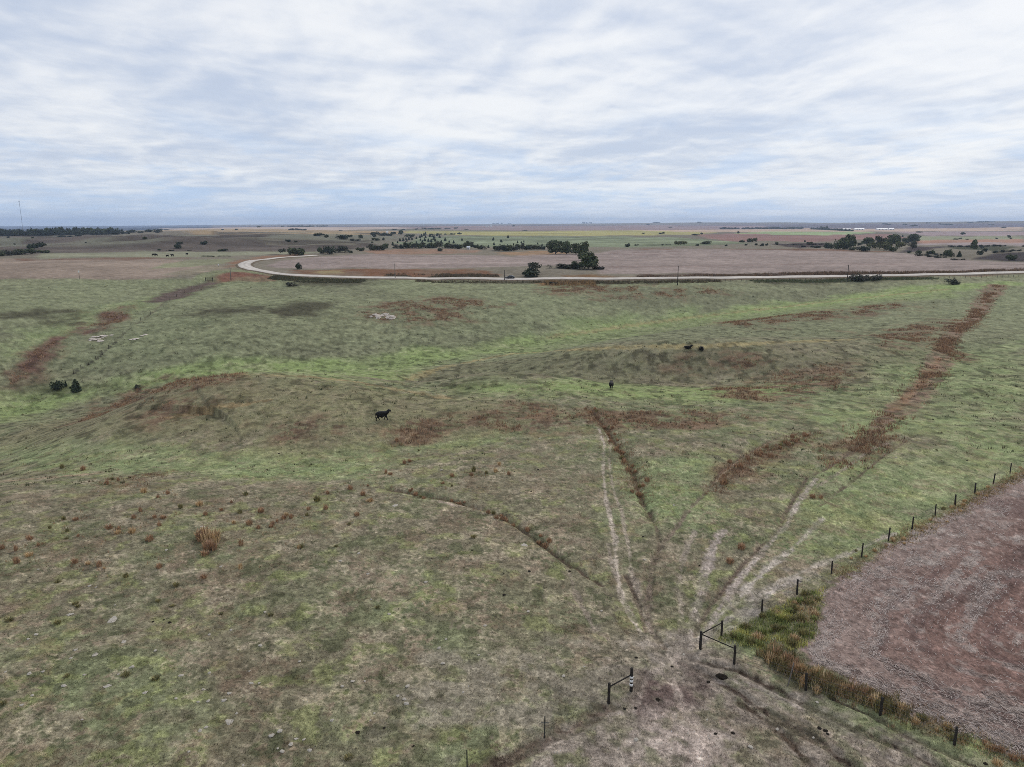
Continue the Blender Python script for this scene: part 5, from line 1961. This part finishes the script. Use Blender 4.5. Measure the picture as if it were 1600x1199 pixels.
# trees of the draw behind the field
draw = zz([(20, 430, 45, 70), (150, 432, 40, 70), (240, 428, 45, 70), (310, 425, 62, 80), (380, 425, 52, 70), (440, 428, 45, 70), (490, 424, 48, 70), (560, 424, 40, 80), (620, 424, 55, 80),
           (690, 420, 62, 80), (800, 428, 50, 80), (850, 432, 40, 70), (900, 430, 48, 70), (950, 432, 40, 60), (1000, 420, 45, 70), (1050, 424, 62, 60), (1090, 420, 55, 50),
           (1140, 420, 30, 50), (1200, 432, 40, 70), (1240, 438, 35, 60), (1390, 452, 40, 60), (1440, 456, 45, 80), (1500, 458, 65, 80), (1560, 458, 55, 90)], 600, 335, 8)
draw += zz([(20, 456, 50, 80), (70, 444, 52, 60), (130, 444, 62, 60), (180, 444, 45, 60), (220, 440, 45, 60), (260, 444, 48, 60), (310, 440, 35, 60), (350, 444, 40, 60), (385, 442, 35, 40)], 800, 335, 8)
for i, r in enumerate(draw):
    tree(*r, ["round", "grey", "darkbush", "bush", "greybush"][i % 5], "shaggy tree in the belt filling the draw behind the field", "tree belt in the draw behind the field")
tree(688, 393, 4.8, 6, "darkbush", "dark round shrub alone before the tree belt")
trees(zz([(500, 515, 75, 130, "bush"), (460, 500, 60, 90, "greybush"), (325, 480, 40, 70, "greybush"), (540, 510, 60, 80, "darkbush"), (920, 497, 80, 100, "darkbush"), (845, 490, 40, 60, "bush"),
          (800, 470, 50, 50, "bush"), (1110, 478, 75, 150, "grey"), (1030, 478, 55, 90, "greybush"), (1180, 486, 28, 40, "darkbush"), (1310, 460, 35, 90, "bush"), (1430, 455, 60, 60, "grey"),
          (1480, 452, 52, 80, "bush"), (1540, 452, 45, 80, "grey"), (1595, 450, 50, 70, "bush")], 400, 335, 8), None, "bushy tree along the draw beyond the road bend", "trees along the draw beyond the bend")
trees(zz([(800, 272, 34, 110, "darkbush"), (870, 292, 34, 55, "bush"), (1075, 312, 50, 110, "darkbush"), (1175, 290, 30, 50, "bush"), (1310, 300, 40, 60, "bush"), (1240, 335, 25, 110, "low"),
          (1485, 285, 28, 45, "darkbush"), (1465, 325, 26, 45, "bush"), (1525, 330, 28, 50, "darkbush"), (1595, 325, 30, 30, "darkbush"), (395, 345, 28, 50, "darkbush"), (490, 350, 18, 40, "bush"),
          (1450, 358, 16, 30, "bush"), (1500, 262, 38, 90, "darkbush"), (1570, 268, 34, 90, "darkbush")], 400, 335, 8), None, "dark shrub on the brown slopes beyond the road bend", "shrubs on the brown slopes")
tree(626, 367, 5.8, 7, "round", "lone round tree above the cedar hillside")
trees(zz([(110, 252, 28, 40, "darkbush"), (135, 246, 26, 30, "darkbush"), (40, 270, 26, 100, "darkbush"), (340, 282, 30, 90, "bush"), (290, 282, 24, 50, "bush"), (650, 258, 20, 150, "greenlow"),
          (820, 256, 20, 150, "greenlow"), (940, 252, 22, 50, "bush")], 600, 335, 8), None, "dark hedge shrub at the top of the cedar hillside", "hedge above the cedar hillside")
# grove on the right
trees(zz([(870, 438, 100, 120, "bush"), (950, 435, 115, 110, "round"), (1040, 412, 125, 110, "round"), (990, 440, 80, 90, "darkbush"), (740, 428, 50, 60, "darkbush"), (780, 430, 60, 60, "bush"), (1060, 452, 35, 70, "bush"),
          (1190, 462, 60, 120, "darkbush"), (1150, 388, 30, 70, "bush"), (1240, 384, 75, 130, "round"), (1310, 432, 70, 100, "yellow"), (1390, 440, 130, 90, "grey"), (1450, 456, 100, 120, "yellow"),
          (1490, 400, 90, 110, "bush"), (1560, 390, 110, 120, "round"), (1560, 466, 60, 90, "bush"), (1340, 420, 60, 80, "yellow"), (1420, 400, 80, 90, "grey")], 1200, 335, 8) +
      zz([(10, 352, 60, 70, "bush"), (45, 424, 75, 95, "yellow"), (120, 357, 55, 75, "bush"), (200, 358, 88, 135, "round"), (205, 432, 75, 80, "grey")], 1400, 335, 8), None,
      "leafy tree in the mixed grove beyond the right field", "mixed grove beyond the right field")
trees(zz([(165, 487, 30, 35), (285, 497, 45, 65, "bush"), (395, 502, 38, 50), (445, 502, 50, 60, "bush"), (500, 512, 24, 45, "greybush"), (645, 522, 70, 80, "bush"), (680, 532, 55, 60, "bush"),
          (565, 518, 22, 30), (1225, 487, 26, 45), (1100, 467, 36, 50), (1050, 507, 52, 55), (1075, 427, 22, 28)], 1400, 335, 8), "darkbush", "dark shrub dotting the hollow beyond the right field", "shrubs in the right hollow")
tree(1400 + 790 / 8, 335 + 533 / 8, 7, 7.5, "cedar", "neat conical cedar in the right hollow")
tree(1400 + 975 / 8, 335 + 447 / 8, 13, 9, "round", "tall upright tree standing alone in the right hollow")
tree(1400 + 1460 / 8, 335 + 573 / 8, 7.5, 14, "bush", "round shrub on the blackened patch at far right")
trees(zz([(735, 408, 22, 150), (850, 408, 20, 150), (940, 410, 18, 100), (1100, 405, 20, 120), (1230, 400, 20, 120), (1330, 402, 16, 90), (1590, 405, 16, 60), (330, 520, 24, 140), (460, 535, 22, 140), (560, 545, 18, 120),
          (780, 572, 16, 140), (1380, 470, 22, 140), (1500, 462, 20, 120), (1290, 478, 20, 120)], 1400, 335, 8), "low", "low dark brush line in the hollow beyond the right field", "brush lines in the right hollow")
trees(zz([(520, 375, 26, 60, "bush"), (465, 350, 22, 20, "darkbush"), (110, 385, 34, 40, "bush"), (580, 418, 24, 100, "darkbush"), (430, 410, 18, 70, "low"), (600, 380, 18, 200, "low"), (330, 385, 12, 200, "low"),
          (740, 400, 40, 60, "bush")], 1200, 335, 8), None, "dark shrub on the slope left of the right grove", "shrubs left of the right grove")
trees(zz([(480, 382, 45, 80, "yellow"), (540, 380, 40, 60, "yellow"), (830, 374, 34, 120, "bush"), (710, 396, 22, 35), (1075, 398, 18, 28), (1325, 392, 22, 26), (1450, 390, 26, 28), (1530, 394, 28, 30), (1580, 392, 26, 28),
          (1405, 350, 45, 90, "bush"), (1270, 352, 28, 60, "bush"), (285, 390, 16, 22), (355, 388, 10, 50, "low"), (1510, 400, 14, 60, "low")], 1000, 335, 8), "darkbush", "shrub along the crest behind the long field", "shrubs along the field crest")
tree(979.5, 386, 5, 7, "darkbush", "dark shrub alone on the green crest right of the grove")
tree(994.5, 384, 2, 5, "darkbush", "tiny dark shrub right of the lone crest shrub")
# left draw and the long dark wood
trees(zz([(400, 437, 55, 60), (440, 424, 50, 55), (500, 408, 48, 60), (540, 394, 26, 50), (310, 502, 55, 140, "bush"), (190, 508, 40, 80, "greybush"), (110, 514, 50, 100, "greybush"), (20, 524, 60, 90, "bush"),
          (530, 484, 28, 110, "bush"), (410, 488, 34, 50), (475, 400, 40, 40)], 0, 335, 8), "darkbush", "dark bushy tree along the far left draw", "trees along the far left draw")
wood = []
x = -40
while x < 1490:
    top = 68 + random.uniform(-14, 14)
    if 640 < x < 800:
        top += 26
    wood.append((x, 270 - x * 0.012 + random.uniform(-3, 3), top * 0.95, random.uniform(70, 110), random.choice(["darkbush", "round", "cedar", "darkbush"])))
    x += random.uniform(24, 38)
trees(zz(wood, 0, 335, 8), None, "dark tree packed into the long wood on the left skyline", "long dark wood on the left skyline")
trees(zz([(1535, 245, 22, 60), (1585, 242, 26, 60), (100, 295, 20, 25), (410, 300, 16, 22), (185, 380, 16, 20), (990, 275, 28, 60), (770, 285, 16, 70), (880, 282, 14, 60), (1075, 360, 12, 18)], 0, 335, 8),
      "darkbush", "tiny dark shrub below the long dark wood", "shrubs below the long wood")
trees(zz([(50, 228, 32, 100), (15, 248, 24, 22), (160, 236, 22, 60, "bush"), (270, 222, 30, 90), (370, 232, 40, 80), (395, 196, 14, 50), (480, 200, 10, 40)], 200, 335, 8), "darkbush",
      "dark tree at the right end of the long skyline wood", "trees right of the long wood")
trees(zz([(215, 312, 30, 50, "bush"), (645, 377, 30, 60), (615, 427, 50, 80), (940, 377, 40, 70), (1180, 462, 28, 100), (390, 452, 18, 40, "bush"), (530, 458, 14, 80, "low"), (760, 462, 10, 60, "low"), (1000, 528, 12, 200, "greenlow"),
          (1200, 526, 10, 200, "greenlow")], 200, 335, 8), "darkbush", "dark shrub scattered over the brown left hills", "shrubs on the brown left hills")
trees(zz([(1185, 199, 14, 26), (1360, 199, 16, 30)], 200, 335, 8), "darkbush", "tiny dark tree at the edge of the tan far field", "trees edging the tan far field")
# far shelterbelts near the horizon
far_rows = [(456, 360, 2.8, 9), (467, 360, 2.6, 9), (474, 360.3, 2.2, 7), (455, 355, 2, 10), (466, 354.8, 2.2, 12), (478, 355, 2, 12), (488, 354.6, 2, 8), (500, 354.6, 2, 9), (508, 354.4, 2, 7), (405, 355.6, 2.2, 5), (442, 355, 2, 4),
            (662, 358, 2.2, 5), (669, 358.5, 1.6, 9), (677, 358.6, 1.8, 9), (684, 358.4, 1.6, 8), (700, 358, 1.3, 8), (713, 357.6, 2, 5), (729, 359, 1.2, 6), (616, 360, 2, 6), (630, 359.5, 1.6, 5), (650, 359, 1.8, 4), (533, 361, 1, 5),
            (772, 349.6, 2, 5), (778, 349.6, 2.2, 5), (784, 348.6, 2.8, 3), (796, 349, 2, 5), (820, 360.6, 1, 6), (803, 354, 2, 4), (912, 349.5, 2.4, 4), (917, 349, 2.8, 3), (923, 349.3, 2.6, 4), (1005, 365.6, 1.6, 4), (1033, 366, 2.2, 5),
            (1037, 365.5, 2.6, 3), (1087, 368, 2.2, 9), (1096, 366.5, 2.6, 4), (1153, 365, 3.2, 3), (1012, 352.2, 2, 4), (1026, 348.8, 1.6, 9), (1092, 348.4, 1.6, 5), (1047, 356, 1.2, 5)]
for r in far_rows:
    tree(*r, "darkbush", "tiny dark tree among the distant fields below the horizon", "trees among the distant fields")
for i in range(26):
    tree(1128 + i * 4.6 + random.uniform(-1, 1) + (8 if i > 5 else 0), 358.2 + random.uniform(-.3, .3), random.uniform(1.6, 3.0), random.uniform(4.5, 7), "darkbush", "tiny dark tree in the distant shelterbelt right of centre", "distant shelterbelt right of centre")
for i in range(22):
    u = i / 21
    tree(1268 + u * 62, 358.6 + u * 3.0, (4.6 if .25 < u < .42 else 2.6) * random.uniform(.85, 1.15), 6, random.choice(["cedar", "darkbush"]), "dark tree in the windbreak before the long white barns", "windbreak before the barns")
for r in [(1504, 367.3, 3.4, 6.5, "lone dark tree in the mauve field at far right"), (1576, 372, 3.4, 4.5, "dark tree in the far right green strip")]:
    tree(r[0], r[1], r[2], r[3], "round", r[4])
for r in [(1557.5, 373.6, 2, 3), (1580, 373.5, 1.8, 3), (1494, 374.6, 1.6, 6), (1500, 373.5, 1.6, 4), (1511, 374.8, 1.2, 4), (1410, 370.5, 2.6, 2.4), (1437, 363.6, 1.8, 8), (1567, 356.3, 1.6, 7), (1425, 354, 2, 5), (1431, 353.6, 2.2, 5),
          (1383, 351, 2, 6), (1414, 352, 2, 5), (1450, 349.4, 1.6, 5), (1475, 351.6, 2, 12), (1484, 352, 1.6, 6), (1516, 349, 1.8, 6), (1535, 347.6, 1.6, 14), (1547, 347.4, 1.6, 12), (1549, 352, 1.2, 6), (1388, 352, 1.8, 6)]:
    tree(*r, "darkbush", "tiny dark tree on the distant right hand uplands", "trees on the distant uplands")

ORD = ("", "second ", "third ", "fourth ", "fifth ", "sixth ", "seventh ", "eighth ", "ninth ", "tenth ", "eleventh ", "twelfth ", "thirteenth ",
       "fourteenth ", "fifteenth ", "sixteenth ", "seventeenth ")
LOOK = {"round": "dark leafy tree", "grey": "pale grey tree", "cedar": "dark cedar", "yellow": "yellowish shrub", "bush": "green shrub", "darkbush": "dark shrub",
        "greybush": "grey shrub", "low": "low dark thicket", "greenlow": "low green thicket"}
# in the smaller groups every member says what it looks like and where it stands in the row
members = {}
for i, j in enumerate(TREE_JOBS):
    if j[6]:
        members.setdefault(j[6], []).append(i)
for g, ids in members.items():
    if len(ids) > 34:
        continue
    ids.sort(key=lambda i: TREE_JOBS[i][0])
    for k, i in enumerate(ids):
        j = TREE_JOBS[i]
        a, b = k, len(ids) - 1 - k
        side, n_ = ("left", a) if a <= b else ("right", b)
        what = ("leftmost" if side == "left" else "rightmost") if n_ == 0 else ORD[n_] + "from " + side
        TREE_JOBS[i] = j[:5] + (LOOK[j[4]] + ", " + what + " of the " + g, g)
jobs = TREE_JOBS
JX, JY, JT = cast([j[0] for j in jobs], [j[1] for j in jobs])
JZ = ground_z(JX, JY)
for j, x, y, z, t in zip(jobs, JX, JY, JZ, JT):
    px, py, hpx, wpx, kind, label, group = j
    if t > 15000:
        t = 15000.0
    k_ = 1.12 if max(hpx, wpx) > 18 else (1.5 if group and ("belt" in group or "draw" in group) else 1.35)
    h, w = k_ * hpx * t / F / CP, k_ * wpx * t / F
    cm, tm, jm = random.choice(KINDS[kind])
    nm, cat = NAMES[kind]
    depth = w if kind not in ("low", "greenlow") else max(w * .7, 2.5)
    rz = random.uniform(0, 6.28) if kind not in ("low", "greenlow") else random.uniform(-.1, .1)
    if max(hpx, wpx) >= 9 and hpx > 3.5:
        root = thing(nm, (x, y, z), label, cat, group, rz)
        a, b = link("crown", cm, root), link("trunk", tm, root)
        for q in (a, b):
            q.scale = (w, depth, h)
    else:
        o = link(nm, jm, None, (x, y, z))
        o.rotation_euler = (0, 0, rz)
        o.scale = (w, depth, h)
        tag(o, label, cat, group)

# ================================================================== far buildings and the mast
M_METALW = plain_mat("white_metal_sheet", (0.78, 0.78, 0.78), 0.5, 0.4, nscale=0.3, namt=0.08)
M_METALG = plain_mat("grey_metal_roof", (0.55, 0.57, 0.60), 0.45, 0.4, nscale=0.3, namt=0.08)
M_DARKOP = plain_mat("dark_opening", (0.03, 0.03, 0.035), 0.8, 0.2)


def barn(px, py, wpx, h, label, group=None, depth=14.0, rz=0.0):
    p, t = at(px, py)
    w = wpx * t / F
    root = thing("barn", p, label, "barn", group, rz)
    bm = bmesh.new()
    add_box(bm, (0, 0, h * .3 - 1), (w, depth, h * .6 + 2))
    bm_obj("wall", bm, M_METALW, root)
    bm = bmesh.new()
    o_ = 0.5
    vs = [bm.verts.new(q) for q in ((-w / 2 - o_, -depth / 2 - o_, h * .58), (w / 2 + o_, -depth / 2 - o_, h * .58), (w / 2 + o_, 0, h), (-w / 2 - o_, 0, h),
                                    (-w / 2 - o_, depth / 2 + o_, h * .58), (w / 2 + o_, depth / 2 + o_, h * .58))]
    for f in ((0, 1, 2, 3), (3, 2, 5, 4), (0, 3, 4), (1, 5, 2), (0, 4, 5, 1)):
        bm.faces.new([vs[i] for i in f])
    bm_obj("roof", bm, M_METALG, root)
    for k in range(3):
        bm = bmesh.new()
        add_box(bm, ((k - 1) * w * .28, -depth / 2 - .03, h * .2), (min(4, w * .12), .1, h * .38))
        bm_obj("door", bm, M_DARKOP, root)


barn(1322, 359.6, 14, 7, "leftmost long pale barn behind the dark windbreak", None, 18)
barn(1342, 359.4, 15, 8, "bright white barn just right of the dark windbreak", None, 18)
barn(1378, 359.2, 18, 7, "long low white barn further right of the windbreak", None, 18)
barn(1392, 359.4, 8, 8, "short white barn at the right end of the barn row", None, 18)
barn(761, 354.6, 4.5, 7, "white shed of the lone farmstead below the horizon", None, 12)
barn(767, 354.4, 2.5, 8, "small second shed right of the farmstead's white shed", None, 10)
barn(605, 365, 2.6, 5, "tiny white shed among the shrubs above the draw", None, 8)
barn(732, 389.8, 3.8, 3.0, "small white shed roof among the tree belt in the draw", None, 5)
barn(131, 355.8, 7, 14, "pale block of buildings in the blue lowland at left", None, 40)
barn(187, 363.8, 2.2, 6, "small pale house at the right end of the long wood", None, 8)
barn(493, 354.6, 2.6, 8, "tiny pale shed in the distant belt left of centre", None, 10)


def mast(px, py, hpx, label):
    p, t = at(px, py)
    h = hpx * t / F / CP
    root = thing("radio_mast", p, label, "mast")
    m = plain_mat("mast_steel", (0.20, 0.20, 0.21), 0.6, 0.4, 0.3)
    R_ = 0.7
    legs = [Vector((R_ * math.cos(a), R_ * math.sin(a), 0)) for a in (0.3, 2.39, 4.49)]
    for l in legs:
        bm = bmesh.new()
        add_tube(bm, l, l + Vector((0, 0, h)), 0.16, n=5)
        bm_obj("leg", bm, m, root)
    bm = bmesh.new()
    n = int(h / 3)
    for i in range(n):
        for k in range(3):
            a, b = legs[k], legs[(k + 1) % 3]
            z0, z1 = h * i / n, h * (i + 1) / n
            add_tube(bm, a + Vector((0, 0, z0)), b + Vector((0, 0, z1)), 0.10, n=3, cap=False)
    bm_obj("lattice", bm, m, root)
    bm = bmesh.new()
    for k in range(3):
        a = 0.3 + k * 2.094
        for s in (-.9, 0, .9):
            c = Vector((2.0 * math.cos(a) - s * math.sin(a), 2.0 * math.sin(a) + s * math.cos(a), h - 2))
            add_box(bm, c, (.5, .4, 3.4))
        add_tube(bm, (0, 0, h - 2), (2.0 * math.cos(a), 2.0 * math.sin(a), h - 2), .15, n=4)
    bm_obj("antenna_panels", bm, m, root)
    for k in range(3):
        a = 1.2 + k * 2.094
        for zf in (.5, .95):
            bm = bmesh.new()
            add_tube(bm, (0, 0, h * zf), (h * .45 * math.cos(a), h * .45 * math.sin(a), -2), 0.03, n=3, cap=False)
            bm_obj("guy_wire", bm, m, root)


mast(36.5, 363.5, 47, "tall guyed radio mast rising above the left horizon")

print("T", round(time.time() - T0, 1))
# ================================================================== haze
lowz = float(GZ.min())
bm = bmesh.new()
zt = 150.0
add_box(bm, (0, 0, (lowz - 1 + zt) / 2), (40200, 40200, zt - lowz + 1))
hm = bpy.data.materials.new("haze_air")
hm.use_nodes = True
ht = hm.node_tree
ht.nodes.clear()
pv = N(ht, "ShaderNodeVolumePrincipled")
pv.inputs["Color"].default_value = (0.60, 0.75, 1.0, 1)
pv.inputs["Density"].default_value = 6.5e-5
pv.inputs["Anisotropy"].default_value = 0.0
ho = N(ht, "ShaderNodeOutputMaterial")
ht.links.new(pv.outputs[0], ho.inputs["Volume"])
o = bm_obj("haze", bm, hm)
tag(o, "thin blue air over the far country", None, None, "stuff")
print("HAZE", lowz, zt, "verts", len(verts), "trees", len(jobs), "maxtree", float(JT.max()))
